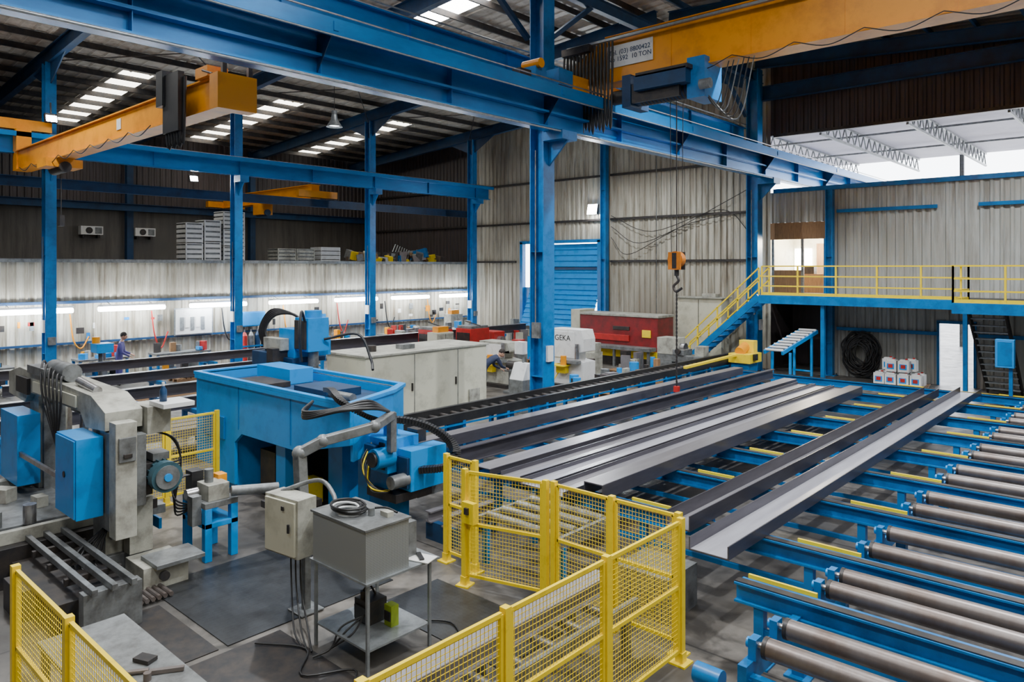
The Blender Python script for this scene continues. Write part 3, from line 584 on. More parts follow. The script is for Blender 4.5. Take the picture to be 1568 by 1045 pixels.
for i in range(4): q.tube([(6.7,8.5,1.9),(6.2,8.2+.05*i,2.05+.03*i),(5.8,8.4+.05*i,2.05),(5.6,9.0,1.9+.03*i),(6.0,9.4,2.03)],.025,BLACK,7)
q.finish(.01)
# ------------------------------------------------------------ control cabinet + perforated stand
q=MB('control_cabinet'); q.box((4.5,7.5,1.08),(.26,.58,.66),BEIGE,(0,0,.12)); q.box((4.355,7.48,1.08),(.03,.52,.6),CREAM,(0,0,.12)); q.box((4.335,7.28,1.1),(.02,.03,.1),DARK,(0,0,.12)); q.box((4.335,7.4,1.3),(.01,.05,.05),DARK,(0,0,.12)); q.box((4.335,7.6,1.3),(.01,.14,.08),DARK,(0,0,.12))
q.bx(4.66,4.95,7.0,7.2,.72,1.25,GREY); q.bar((4.7,7.5,0.01),(4.7,7.5,.76),.08,.08,GREY); q.bx(4.55,4.85,7.35,7.65,.012,.03,GREY)
for i in range(3): q.tube([(4.5,7.3+.1*i,.78),(4.48,7.25+.1*i,.4),(4.4-.08*i,7.0,.12),(4.2,6.6+.1*i,.03)],.011,BLACK,6)
q.tube([(4.5,7.7,1.4),(4.8,7.4,1.52),(4.8,7.1,1.42),(4.7,6.9,1.3)],.026,GREY,8)
q.finish(.01)
q=MB('instrument_stand')
for x in (4.35,5.15):
    for y in (5.85,6.75): q.bx(x-.015,x+.015,y-.015,y+.015,0,.9,GALV)
q.bx(4.3,5.25,5.8,6.8,.9,.92,GALV); q.bx(4.35,5.15,5.85,6.75,.22,.24,GALV)
q.bx(4.32,4.86,5.84,6.76,.92,1.42,PERF); q.bx(4.30,4.88,5.82,6.78,1.42,1.44,GREY); q.cyl((5.0,6.1,1.15),(5.0,6.3,1.15),.14,BLACK,16); q.bx(4.86,5.1,6.0,6.6,.92,1.3,GREY)
q.box((5.08,5.9,.93),(.2,.28,.01),PAPER,(0,0,.3)); q.box((5.08,5.92,.945),(.05,.2,.015),BLACK,(0,0,-.5))
for i in range(6):
    c=(4.52+random.uniform(-.03,.03),6.42+random.uniform(-.05,.05)); R=.12+.02*(i%3)
    q.tube([(c[0]+R*math.cos(a*.785),c[1]+1.3*R*math.sin(a*.785),1.46+.015*i) for a in range(9)],.012,BLACK if i%3 else WHITE,6,k=3)
q.tube([(4.6,6.3,1.47),(4.75,6.1,1.5),(4.8,5.95,1.47)],.012,BLACK); q.cyl((4.62,6.15,1.44),(4.62,6.15,1.52),.035,GREY); q.box((4.72,6.02,1.465),(.08,.12,.05),BEIGE)
q.finish()
q=MB('welding_unit'); q.bx(4.66,4.9,6.25,6.5,.24,.48,DARK); q.bx(4.64,4.66,6.27,6.48,.27,.42,BLACK); q.bx(4.8,4.9,6.05,6.17,.24,.46,GREEN); q.bx(4.79,4.8,6.06,6.16,.3,.4,DARK); q.cyl((4.7,6.4,.48),(4.7,6.4,.56),.03,DARK)
for i in range(3): q.tube([(4.64,6.3,.35),(4.42,6.2+.1*i,.27),(4.3,6.4,.1),(4.25-.05*i,6.5,.03)],.011,BLACK)
q.tube([(4.7,6.4,.56),(4.78,6.4,.6),(4.86,6.4,.48)],.012,DARK); q.finish(.008)
q=MB('cable'); q.tube([(3.9,7.2,.03),(4.2,6.7,.03),(3.9,6.3,.03),(4.3,6.0,.03),(4.1,5.7,.03),(4.6,5.5,.03)],.011,BLACK); q.tube([(5.3,6.4,.03),(5.6,6.0,.03),(5.4,5.5,.03),(5.8,5.2,.03)],.011,BLACK); q.finish()
q=MB('floor_grating'); q.bx(3.7,5.9,7.4,9.5,0,.012,CHECK); q.bx(5.3,6.3,4.95,7.0,0,.012,CHECK); q.finish()
q=MB('floor_plate'); q.bx(2.65,4.25,5.2,7.3,0,.01,DARK); q.bx(2.6,3.6,7.4,8.9,0,.01,DARK); q.finish()
# ------------------------------------------------------------ band saw (left)
q=MB('band_saw')
for y in (10.4,13.2):
    q.bx(3.45,3.85,y-.22,y+.22,.1,2.1,BEIGE); q.bx(3.85,3.95,y-.1,y+.1,.3,2.05,STEEL); q.bx(3.4,4.0,y-.3,y+.3,0,.3,GREY); q.bx(3.5,3.8,y-.3,y-.22,.5,1.9,GREY)
q.prism([(9.9,1.95),(9.9,2.18),(10.4,2.34),(13.6,2.42),(14.2,2.3),(14.2,1.95),(13.3,1.9),(13.1,2.08),(10.8,2.08),(10.6,1.9)],'x',3.35,3.8,BEIGE)
q.bx(3.82,4.12,9.8,10.3,1.85,2.2,BEIGE); q.bx(3.9,4.3,9.5,9.95,2.2,2.26,WHITE); q.bx(3.3,3.7,12.2,13.0,2.4,2.52,GREY); q.cyl((3.5,11.6,2.5),(3.5,12.4,2.5),.13,GREY,14); q.cyl((3.5,10.6,2.36),(3.5,11.3,2.42),.06,STEEL,10); q.bx(3.32,3.35,10.9,12.8,2.12,2.28,CREAM); q.bx(3.3,3.35,13.0,13.6,2.05,2.3,DARK)
q.bx(3.05,3.36,9.98,10.72,.88,1.88,CYAN); q.bx(3.03,3.05,10.0,10.7,.9,1.86,CYAN); q.bx(3.38,3.6,9.84,10.16,.7,1.93,GREY); q.bx(3.1,3.4,12.7,13.6,.75,1.8,CYAN); q.bx(3.12,3.16,10.8,12.7,1.2,1.27,STEEL); q.cyl((3.02,10.35,1.4),(3.03,10.35,1.4),.04,DARK)
q.bx(3.37,3.62,9.6,9.82,.65,2.08,BEIGE); q.bx(3.62,3.75,9.65,9.8,1.0,1.9,GREY); q.bx(3.4,3.6,9.57,9.6,1.6,1.9,GREY); q.bx(3.45,3.55,9.55,9.57,1.65,1.7,DARK)
q.cyl((3.95,10.2,1.33),(3.95,9.6,1.33),.17,TEAL,24); q.cyl((3.95,9.62,1.33),(3.95,9.5,1.33),.195,TEAL,24); q.cyl((3.95,9.5,1.33),(3.95,9.48,1.33),.15,GREY,24); q.cyl((3.95,9.49,1.33),(3.95,9.46,1.33),.05,CYAN,12)
for i in range(14):
    a=i*math.pi/7; q.bar((3.95+.18*math.cos(a),9.65,1.33+.18*math.sin(a)),(3.95+.18*math.cos(a),10.15,1.33+.18*math.sin(a)),.012,.03,TEAL)
q.bx(3.87,4.08,9.75,10.0,1.5,1.6,GREY); q.bx(3.7,3.85,9.7,10.2,1.1,1.5,DARK)
q.bx(2.2,4.1,10.75,13.9,.0,.5,DARK); q.bx(2.55,3.3,8.95,10.7,.05,.34,DARK); q.bx(2.3,3.7,10.9,11.0,.5,.66,BEIGE); q.bx(2.3,3.7,13.3,13.5,.5,.72,BEIGE)
for x in (2.78,2.98,3.18): q.bx(x-.03,x+.03,8.5,12.5,.5,.57,GREY)
for y in (9.2,9.8,10.4): q.bx(2.7,3.3,y,y+.06,.42,.5,DARK)
q.bx(2.7,3.3,8.6,8.75,.0,.5,GREY); q.bx(2.35,3.6,11.3,13.2,.5,.6,GREY); q.bx(3.6,4.15,9.35,9.93,0,.3,BEIGE); q.bx(3.7,4.3,9.2,9.7,.3,.35,GREY); q.bx(3.66,3.95,9.95,10.15,.3,1.0,BEIGE); q.cyl((3.8,9.25,.2),(3.8,9.2,.2),.06,DARK)
q.bx(3.9,4.3,10.4,12.4,.6,.72,GREY); q.bx(3.95,4.15,10.3,11.2,.72,.85,DARK); q.bx(4.0,4.25,10.8,12.2,0,.6,DARK); q.bx(4.25,4.29,10.5,12.3,.35,.5,CYAN)
q.bx(3.87,4.05,10.9,12.9,1.75,1.83,GREY); q.cyl((3.95,12.0,.9),(3.95,12.0,1.75),.05,STEEL); q.cyl((3.65,11.6,.6),(3.65,11.6,1.9),.06,STEEL)
for i in range(6): q.tube([(3.6,13.0-.1*i,2.4),(3.42,12.6-.18*i,2.6-.03*i),(3.3,12.3-.18*i,2.45),(3.25,12.0-.15*i,2.1),(3.3,11.6,1.5)],.016,BLACK,7)
for i in range(4): q.tube([(3.9,10.1,1.85),(4.15,9.9-.05*i,1.75),(4.2,9.7,1.5-.05*i),(4.05,9.75,1.45)],.012,BLACK,6)
for i in range(5): q.tube([(3.5,10.2,.7),(3.3-.08*i,9.9,.4),(3.3,9.4,.2-.03*i),(3.1,8.9,.4)],.016,BLACK,6)
for i in range(8): q.cyl((3.3+.07*i,9.0,.05),(3.3+.07*i,9.1+.05*i,.05),.03,RUSTY,6)
q.cyl((2.4,12.4,.6),(2.4,12.4,1.0),.1,RED,14); q.bx(2.35,2.53,9.6,10.2,0,.35,DARK); q.cyl((2.9,11.3,.6),(2.9,11.3,.85),.08,STEEL,14)
for x,y,s_ in ((2.5,11.5,.2),(3.2,12.0,.15),(2.6,13,.25),(3.45,11.4,.18),(2.9,12.6,.2)): q.box((x,y,.6+s_/2),(s_,s_*1.4,s_),random.choice([DARK,GREY,BEIGE]),(0,0,random.random()))
q.finish(.01)
q=MB('coolant_bottle'); q.lathe([(0,0),(.045,0),(.045,.14),(.02,.19),(.02,.2)],(4.0,9.75,2.262),BLUED,14); q.cyl((4.0,9.75,2.46),(4.0,9.75,2.51),.018,WHITE,10); q.finish()
q=MB('beam_clamp_stand')
for x in (4.58,4.95):
    for y in (9.75,10.35): q.bx(x-.05,x+.05,y-.05,y+.05,0,.72,CYAN)
q.bx(4.53,5.0,9.7,10.4,.45,.52,CYAN); q.bx(4.53,5.0,9.7,10.4,.72,.8,GREY); q.bx(4.6,4.9,9.75,10.1,.8,1.02,BEIGE); q.cyl((4.7,9.95,1.02),(4.7,9.95,1.2),.06,GREY,12); q.bx(4.85,4.98,9.98,10.15,.85,1.08,ORG); q.cyl((4.9,9.7,.9),(5.5,9.5,.86),.07,GREY,16); q.bx(4.55,4.72,10.15,10.35,.8,1.15,BLACK)
q.bx(5.45,6.1,9.3,9.9,.5,.6,DARK); q.bx(5.5,5.58,9.4,9.48,0,.5,BLUE); q.bx(5.95,6.03,9.75,9.83,0,.5,BLUE); q.box((5.7,9.6,.63),(.3,.3,.08),GREY,(0,0,.4)); q.bx(4.4,4.53,9.8,9.95,.5,.9,GREY); q.cyl((4.56,10.0,.9),(4.4,10.0,.9),.07,STEEL)
for i in range(5): q.tube([(4.6,10.2,1.1),(4.4,10.4-.05*i,1.05),(4.35,10.2,.8-.05*i),(4.5,9.9,.75)],.014,BLACK,6)
q.finish(.01)
q=MB('work_table'); q.bx(1.9,2.6,5.3,7.2,.76,.8,GREY)
for x in (1.95,2.55):
    for y in (5.35,7.15): q.bx(x-.03,x+.03,y-.03,y+.03,0,.76,GREY)
q.box((2.4,6.2,.82),(.1,.16,.03),DARK,(0,0,.4)); q.cyl((2.3,5.9,.8),(2.3,5.9,.86),.03,RUSTY); q.box((2.45,5.9,.82),(.04,.25,.03),RUSTY,(0,0,1)); q.cyl((2.2,6.1,.82),(2.35,6.0,.82),.02,RUSTY,8); q.finish()
# ------------------------------------------------------------ mid-ground machines
q=MB('machine_enclosure'); q.bx(10.5,14.6,14.2,15.8,.1,1.85,CREAM); q.bx(10.45,14.65,14.15,15.85,0,.12,DARK); q.bx(10.45,14.65,14.15,15.85,1.85,1.9,BEIGE)
for x in (12.0,13.5): q.bx(x-.006,x+.006,14.18,14.2,.15,1.82,GREY)
for x in (11.9,13.4): q.bx(x,x+.03,14.15,14.2,.9,1.1,DARK)
q.cyl((11.2,14.9,1.9),(11.2,14.9,2.05),.12,DARK,12); q.box((12.2,14.8,1.96),(.4,.3,.12),GREY); q.bx(9.3,10.3,13.9,14.9,.1,1.35,CREAM); q.bx(9.35,9.37,14,14.8,.2,1.25,BEIGE); q.bx(13.9,14.3,14.15,14.19,.3,.7,BEIGE); q.finish(.015)
q=MB('control_console'); q.bx(15.0,15.4,13.2,13.7,0,.9,GREY); q.prism([(15.0,.9),(15.4,.9),(15.4,1.35),(15.2,1.35)],'y',13.2,13.7,WHITE); q.bar((15.3,13.45,1.3),(15.3,13.45,1.8),.05,.05,GREY); q.bx(15.1,15.3,13.3,13.6,1.6,1.95,WHITE); q.finish(.01)
def ironworker(x,y,mc,h=1.9,txt=None):
    q=MB('ironworker_machine'); q.bx(x-.5,x+.5,y-.7,y+.7,0,.12,DARK)
    q.prism([(y-.7,.12),(y+.7,.12),(y+.7,h),(y-.6,h),(y-.7,h-.3),(y-.7,1.25),(y-.3,1.15),(y-.3,.95),(y-.7,.9)],'x',x-.35,x+.3,mc)
    q.bx(x-.38,x-.35,y-.35,y+.65,1.0,h-.08,WHITE); q.bx(x-.6,x-.35,y-.6,y+.1,.85,.95,GREY); q.cyl((x-.45,y-.5,1.0),(x-.45,y-.5,1.5),.07,STEEL,12); q.bx(x-.55,x-.36,y-.1,y+.3,.5,.8,YEL)
    q.bx(x-.8,x-.4,y-.2,y+.4,.75,.8,YEL); q.cyl((x-.65,y-.1,.8),(x-.65,y-.1,1.1),.1,ORG,12); q.tube([(x-.4,y+.3,.5),(x-.7,y+.35,.2),(x-.6,y+.7,.05)],.02,YEL)
    o=q.finish(.012)
    if txt: text('label_text',txt,(x-.385,y+.15,h-.3),(math.pi/2,0,-math.pi/2),.26,BLACK,o)
ironworker(19.6,15.0,WHITE,1.95,'GEKA'); ironworker(18.2,17.0,BEIGE,1.5)
q=MB('press_brake'); q.bx(25.2,26.4,15.1,18.9,.5,2.0,MAROON); q.bx(25.1,25.25,15.1,18.9,.35,.65,YEL); q.bx(25.1,26.5,15.0,19.0,0,.36,DARK); q.bx(25.15,25.2,15.4,15.8,1.2,1.5,YEL); q.bx(25.2,26.3,18.92,19.4,.0,2.2,CREAM); q.bx(25.15,26.4,15.05,18.9,2.0,2.1,BEIGE)
q.bx(24.6,25.1,15.1,18.5,.7,.85,GREY); q.bx(25.12,25.2,16.4,18.2,1.0,1.25,RED); q.bx(25.15,25.2,16.4,17.2,1.45,1.6,DARK)
for y in (15.2,16.8,18.3): q.bx(24.7,24.8,y,y+.1,0,.7,GREY)
q.finish(.015)
q=MB('storage_cabinet'); q.bx(27.2,27.9,13.4,15.4,0,2.75,CREAM); q.bx(27.18,27.2,14.39,14.41,.1,2.7,DARK); q.bx(27.16,27.2,14.3,14.34,1.2,1.4,DARK); q.bx(27.1,27.95,13.3,15.5,2.75,2.8,BEIGE); q.box((27.5,14,2.87),(.4,.6,.14),BEIGE); q.finish(.01)
def lathe_machine(x,y,ln,m1,m2):
    q=MB('lathe_machine'); q.bx(x-.3,x+.3,y-ln/2,y+ln/2,.6,.85,m1); q.bx(x-.3,x+.3,y-ln/2,y-ln/2+.7,0,.6,m1); q.bx(x-.3,x+.3,y+ln/2-.6,y+ln/2,0,.6,m1)
    q.bx(x-.32,x+.32,y+ln/2-.8,y+ln/2,.85,1.45,m2); q.cyl((x,y+ln/2-.8,1.1),(x,y+ln/2-1.0,1.1),.17,STEEL,16); q.bx(x-.2,x+.2,y-ln/2,y-ln/2+.35,.85,1.2,m2); q.bx(x-.35,x+.3,y-.2,y+.25,.85,1.05,GREY); q.cyl((x-.35,y,1.0),(x-.45,y,1.0),.1,DARK,14); q.finish(.012)
lathe_machine(22.3,17.3,2.8,BEIGE,BEIGE); lathe_machine(21.3,19.8,2.0,GREY,RED); lathe_machine(23.8,13.2,1.8,GREY,BEIGE)
for (x,y,m) in ((18.7,20.9,RED),(20.1,20.3,RED)):
    q=MB('red_power_source'); q.bx(x-.5,x+.5,y-.42,y+.42,.25,1.65,m); q.bx(x-.53,x-.5,y-.35,y+.35,1.1,1.5,DARK); q.bx(x-.45,x+.45,y-.4,y+.4,1.65,1.75,GREY)
    for a in (-.4,.4):
        for b in (-.35,.35): q.cyl((x+a-.05,y+b,.12),(x+a+.05,y+b,.12),.12,BLACK,12); q.bx(x+a-.04,x+a+.04,y+b-.03,y+b+.03,.15,.26,DARK)
    q.bar((x,y-.42,1.75),(x,y+.42,1.9),.04,.04,DARK); q.finish(.01)
q=MB('sawhorse_beam')
for x in (15.5,19.5,23.5):
    for y in (21.8,22.5): q.bx(x-.05,x+.05,y-.05,y+.05,0,1.0,BLUE)
    q.bx(x-.06,x+.06,21.7,22.6,1.0,1.1,BLUE)
q.ib((14,22,1.28),(25.2,22,1.28),.25,.36,MILL); q.finish()
def beamrow(name,x0,x1,y,z,kind='i',n=4,bl=BLUE):
    q=MB(name)
    for k in range(n):
        x=x0+.6+(x1-x0-1.2)*k/(n-1)
        for yy in (y-.35,y+.35): q.bx(x-.05,x+.05,yy-.05,yy+.05,0,z-.1,bl)
        q.bx(x-.06,x+.06,y-.5,y+.5,z-.1,z,bl); q.bx(x-.04,x+.04,y-.35,y+.35,.2,.27,bl)
    q.ib((x0,y,z+.14),(x1,y,z+.14),.22,.28,MILL)
    if kind=='i2': q.ib((x0+1,y+.3,z+.11),(x1-.5,y+.3,z+.11),.2,.22,MILLM)
    q.finish()
beamrow('beam_rack',2.5,16.5,24.6,.8); beamrow('beam_rack',5.0,12.5,21.8,.75,'i2',3); beamrow('beam_rack',3.2,8.3,17.2,.7,'i2',3); beamrow('beam_rack',4.2,10.0,19.3,.7,'i',3)
q=MB('wood_flooring')
for i in range(9): q.bx(5,15,22.7+.14*i,22.83+.14*i,0,.04,WOOD)
q.finish()
q=MB('grey_channel_stack')
for i in range(3): q.bx(5.2,8.2,15.3+.4*i,15.62+.4*i,.45,.62,MILLM)
for x in (5.6,7.9): q.bx(x-.08,x+.08,15.2,16.6,0,.45,BLUED)
q.finish()
def bench(x,y,w,items):
    q=MB('workbench'); q.bx(x-w/2,x+w/2,y-.4,y+.4,.82,.88,GREY)
    for a in (-1,1):
        for b in (-.34,.34): q.bx(x+a*(w/2-.06)-.04,x+a*(w/2-.06)+.04,y+b-.04,y+b+.04,0,.82,BLUE)
    q.bx(x-w/2+.1,x+w/2-.1,y-.34,y+.34,.25,.29,BLUE)
    for lv,nn in ((.88,items),(.29,items)):
        for i in range(nn):
            cx=x-w/2+.2+(w-.4)*random.random(); m=random.choice([RED,BLUE,ORG,GREY,DARK,BEIGE,CYAN,DARK,WOOD]); sx,sy,sz=random.uniform(.1,.3),random.uniform(.1,.3),random.uniform(.1,.4)
            q.box((cx,y+random.uniform(-.2,.2),lv+sz/2),(sx,sy,sz),m,(0,0,random.random()))
    q.box((x+w*.3,y-.25,.97),(.14,.28,.12),CYAN); q.cyl((x+w*.3,y-.55,.97),(x+w*.3,y-.3,.97),.02,STEEL,8)
    q.finish()
for x,y,w,n in ((5.4,27.3,2.2,6),(9.2,27.6,1.6,6),(11.9,27.5,2.0,7),(16.6,27.4,1.4,7),(18.6,27.4,1.6,6),(22.4,27.4,2.4,9)): bench(x,y,w,n)
q=MB('drill_press'); q.bx(8.4,8.9,25.6,26.1,0,.08,CYAN); q.cyl((8.65,25.95,.08),(8.65,25.95,1.5),.07,GREY); q.bx(8.4,8.9,25.5,26.1,1.25,1.55,CYAN); q.cyl((8.65,25.6,1.25),(8.65,25.6,1.0),.04,STEEL); q.bx(8.4,8.9,25.4,25.9,.8,.86,GREY); q.cyl((8.5,25.9,1.55),(8.5,25.9,1.75),.12,ORG); q.finish(.01)
def parts(x,y,w,d,n,h=.5):
    q=MB('parts_pallet')
    for i in range(int(w/.16)): q.bx(x+.16*i,x+.11+.16*i,y,y+d,.1,.13,WOOD)
    for j in (0,d/2-.05,d-.1): q.bx(x,x+w,y+j,y+j+.1,0,.1,WOOD)
    for i in range(n):
        sx,sy,sz=random.uniform(.1,.4),random.uniform(.1,.5),random.uniform(.08,h); cx=x+sx/2+(w-sx)*random.random();cy=y+sy/2+(d-sy)*random.random()
        if random.random()<.3: q.cyl((cx,cy,.13),(cx,cy,.13+sz),sx/2,random.choice([RUSTY,DARK,RED,CYAN,GREY]),12)
        else: q.box((cx,cy,.13+sz/2),(sx,sy,sz),random.choice([GREY,DARK,BEIGE,RUSTY,MILLM,CYAN,WOOD,CREAM]),(0,0,random.uniform(-.3,.3)))
    q.finish()
for a in ((17.5,13.1,.9,1,9,.6),(18.6,12.8,1.4,.9,10,.7),(20.9,13.0,1.3,1,12,.8),(20.9,15.6,.9,1.2,9,.8),(15.6,18.0,1.2,1.2,9,.9),(23.0,15.0,1.1,1,9,.8),(23.3,19.6,1.2,1.3,12,1.2),(12.5,18.2,1.2,1,8,.8),(14.5,19.6,1.3,1,9,.9),(11,25.6,1.2,.8,8,.8),(17.5,24.6,1.3,1,9,.9),(20.2,24.4,1.4,1,12,1.3),(22.8,24.2,1.4,1,12,1.4),(25.8,22.3,1.0,1.4,12,1.5),(9.6,16.8,1.3,1,8,.6),(13.2,23.4,1.2,.8,9,.9),(24.0,21.5,1.2,.8,9,1.2)): parts(*a)
for x,y in ((25.0,26.6),(17.6,19.4)):
    q=MB('tool_cabinet'); q.bx(x-.4,x+.4,y-.25,y+.25,.06,1.7,random.choice([CREAM,BEIGE])); q.bx(x-.38,x+.38,y-.27,y-.25,.1,1.66,BEIGE); q.bx(x-.005,x+.005,y-.28,y-.27,.1,1.66,DARK); q.bx(x-.4,x+.4,y-.25,y+.25,0,.06,DARK); q.box((x,y,1.8),(.5,.3,.2),ORG); q.finish(.01)
q=MB('gas_cylinder_rack')
for i in range(4): q.cyl((14.6+.28*i,27.8,0),(14.6+.28*i,27.8,1.25),.11,[RED,GREY,BLUED,DARK][i],14); q.cyl((14.6+.28*i,27.8,1.25),(14.6+.28*i,27.8,1.4),.11,[RED,GREY,BLUED,DARK][i],14,.04); q.cyl((14.6+.28*i,27.8,1.4),(14.6+.28*i,27.8,1.5),.03,STEEL,8)
q.bx(14.45,15.6,27.65,27.68,.8,.86,BLUE); q.finish()
q=MB('notice_board'); q.bx(12.0,13.4,28.10,28.14,1.45,2.4,WHITE); q.bx(11.95,13.45,28.14,28.17,1.4,2.45,GALV)
for i in range(5): q.bx(12.15+.2*i,12.3+.2*i,28.08,28.1,1.6+.1*(i%2),2.1,PAPER if i%2 else GALV)
q.finish()
for x0,x1,z0,z1,m in ((14.4,15.6,1.6,2.2,CYAN),(4.2,5.0,1.5,2.4,YEL),(20.9,21.3,1.5,2.0,GREY)):
    q=MB('electrical_cabinet'); q.bx(x0,x1,27.95,28.2,z0,z1,m); q.bx(x0+.03,x1-.03,27.93,27.95,z0+.03,z1-.03,m); q.bx(x1-.1,x1-.07,27.91,27.93,(z0+z1)/2-.05,(z0+z1)/2+.05,DARK); q.finish(.01)
q=MB('hanging_tools')
random.seed(3)
for i in range(50):
    x=random.uniform(1.5,27); z=random.uniform(1.5,2.35); h=random.uniform(.15,.6)
    m=random.choice([DARK,GREY,RED,BLACK,ORG,BLUE,PAPER,DARK]); w_=random.uniform(.04,.25)
    if 11.6<x<15.7 or 3.9<x<5.1: continue
    q.bx(x,x+w_,28.13,28.19,z-h/2,z,m)
for i in range(9):
    x=3+2.7*i; q.tube([(x,28.1,2.4),(x+.1,28.05,1.5),(x+.35,28.1,1.0+.1*(i%3)),(x+.6,28.1,1.6)],.025,[RED,BLACK,ORG][i%3],6)
q.finish()
for x in (7.26,10.3,13.5,16.8,20.0,23.2,26.3):
    q=MB('fluorescent_lamp'); q.bx(x-1.12,x+1.12,27.62,27.82,2.64,2.7,WHITE); q.cyl((x-1.1,27.66,2.55),(x+1.1,27.66,2.55),.08,TUBE,8); q.cyl((x-1.1,27.8,2.55),(x+1.1,27.8,2.55),.08,TUBE,8)
    for a in (-.7,.7): q.cyl((x+a,27.75,2.68),(x+a,28.15,2.78),.01,DARK,5)
    q.finish()
def crates(x,y,nx,ny,nz,s,m,z0=4.18,name='crate_stack'):
    q=MB(name)
    for i in range(nx):
        for j in range(ny):
            for k in range(nz):
                a,b,c=x+i*s[0],y+j*s[1],z0+k*s[2]
                q.bx(a+.04,a+s[0]-.04,b+.04,b+s[1]-.04,c+.02,c+s[2]-.04,GREY)
                for t in range(4):
                    zz=c+.02+t*(s[2]-.06)/4; q.bx(a,a+s[0]-.03,b,b+.03,zz,zz+(s[2]/4)*.6,m); q.bx(a,a+.03,b,b+s[1]-.03,zz,zz+(s[2]/4)*.6,m)
                q.bx(a,a+s[0]-.03,b,b+s[1]-.03,c+s[2]-.05,c+s[2]-.02,m)
                for e in (0,s[0]-.08): q.bx(a+e,a+e+.05,b-.01,b+.03,c,c+s[2]-.03,m)
    q.finish()
crates(13.2,30,1,1,2,(.75,.9,.85),WHITE); crates(13.98,30,1,1,2,(.75,.9,.92),WHITE); crates(14.8,30.0,1,1,3,(1.0,.9,.75),WHITE)
crates(17.0,29.4,2,1,1,(.95,.9,.7),BEIGE); crates(19.2,29.4,1,1,4,(1.1,.9,.2),WHITE)
random.seed(5)
q=MB('scrap_pile'); q.bx(21.0,27.0,28.8,30.8,4.18,4.2,WOOD)
for i in range(70):
    x=random.uniform(21.4,26.5);sz=random.uniform(.1,.5);z=4.2+sz/2+random.uniform(.0,.25);m=random.choice([RUSTY,GREY,WOOD,YEL,DARK,GALV,CREAM,BLUE])
    q.box((x,random.uniform(29.1,30.5),z),(random.uniform(.2,.8),random.uniform(.2,.6),sz),m,(random.uniform(-.3,.3),random.uniform(-.3,.3),random.random()*3))
for i in range(12): q.cyl((23+.2*i,29.2,4.3),(24.0+.15*i,29.9,5.2-.05*i),.03,GALV,6)
q.finish()
for x in (11.7,14.1):
    q=MB('air_conditioner'); q.bx(x,x+.95,37.6,37.98,5.55,5.95,WHITE); q.cyl((x+.35,37.58,5.75),(x+.35,37.6,5.75),.15,DARK,16); q.bx(x+.6,x+.9,37.59,37.6,5.6,5.9,GREY); q.bx(x+.1,x+.2,37.7,37.98,5.4,5.55,DARK); q.bx(x+.75,x+.85,37.7,37.98,5.4,5.55,DARK); q.finish()
q=MB('hanging_cable')
for i in range(3):
    y0=17.5-1.3*i; q.tube([(28.1,19.3,5.4+.5*i),(28.05,(19.3+y0)/2,4.6+.5*i),(28.1,y0-1,5.4+.5*i),(28.1,12.6,7.2-.9*i)],.016,DARK,5)
q.tube([(28.1,16.9,0.1),(28.1,16.9,10.5)],.02,GREY,5,False); q.finish()
# ------------------------------------------------------------ drums, coil on the right
q=MB('canister_pallet')
for i in range(7): q.bx(26.2+.16*i,26.3+.16*i,6.0,7.5,.1,.13,WOOD)
for y in (6.05,6.7,7.35): q.bx(26.2,27.3,y,y+.1,0,.1,WOOD)
def jerry(x,y,z):
    q.bx(x,x+.3,y,y+.33,z,z+.36,WHITE); q.bx(x+.05,x+.25,y+.05,y+.29,z+.36,z+.4,WHITE); q.cyl((x+.15,y+.1,z+.4),(x+.15,y+.1,z+.44),.04,RED,8); q.bx(x-.006,x,y+.06,y+.28,z+.08,z+.26,CYAN); q.bx(x-.01,x-.006,y+.1,y+.24,z+.12,z+.24,RED)
for y in (6.05,6.42,6.8,7.15):
    for x in (26.25,26.65): jerry(x,y,.13)
for y in (6.42,6.8): jerry(26.3,y,.57)
for y in (6.3,7.0): jerry(26.7,y,.57)
q.finish(.015)
q=MB('hose_coil')
for i in range(26):
    R=.78-.06*(i%7); y0=8.35+random.uniform(-.15,.15);z0=.84+random.uniform(-.03,.2); P=[(27.9-.03*(i%7),y0+R*random.uniform(.6,.82)*math.cos(a*math.pi/6),z0+R*math.sin(a*math.pi/6)*random.uniform(.9,1.05)) for a in range(12)]
    P.append(P[0]); q.tube(P,.03,BLACK,6,k=4)
q.bx(27.95,28.2,8.2,8.5,1.5,1.6,DARK); q.finish()
q=MB('flood_lamp'); q.box((28.0,20.25,6.75),(.12,.55,.45),DARK,(0,.2,0)); q.box((27.93,20.25,6.74),(.02,.52,.46),FLOOD,(0,.2,0)); q.bar((28.0,20.25,6.7),(28.2,20.25,6.5),.05,.05,DARK); q.finish()
for x,y,z in ((13.2,29.3,7.6),(7.3,26.2,8.7)):
    q=MB('flood_lamp'); q.box((x,y,z),(.35,.12,.28),DARK,(-.3,0,0)); q.box((x,y-.07,z-.02),(.28,.02,.2),FLOOD,(-.3,0,0)); q.bar((x,y,z+.1),(x,y+.05,z+.5),.04,.04,DARK); q.finish()
def highbay(x,y,z,e=1500):
    q=MB('high_bay_and_fill_lamp'); q.lathe([(.1,.45),(.12,.28),(.22,.12),(.3,0)],(x,y,z),GALV,20); q.cyl((x,y,z+.4),(x,y,z+.6),.1,GREY,12); q.cyl((x,y,z+.6),(x,y,roofz(y)-.2),.012,DARK,5); q.cyl((x,y,z+.06),(x,y,z+.07),.2,LAMP,16); q.finish()
    lightobj('high_bay_and_fill_light','SPOT',(x,y,z-.03),e,(.93,.97,1),.14,spot_size=2.3,spot_blend=.5)
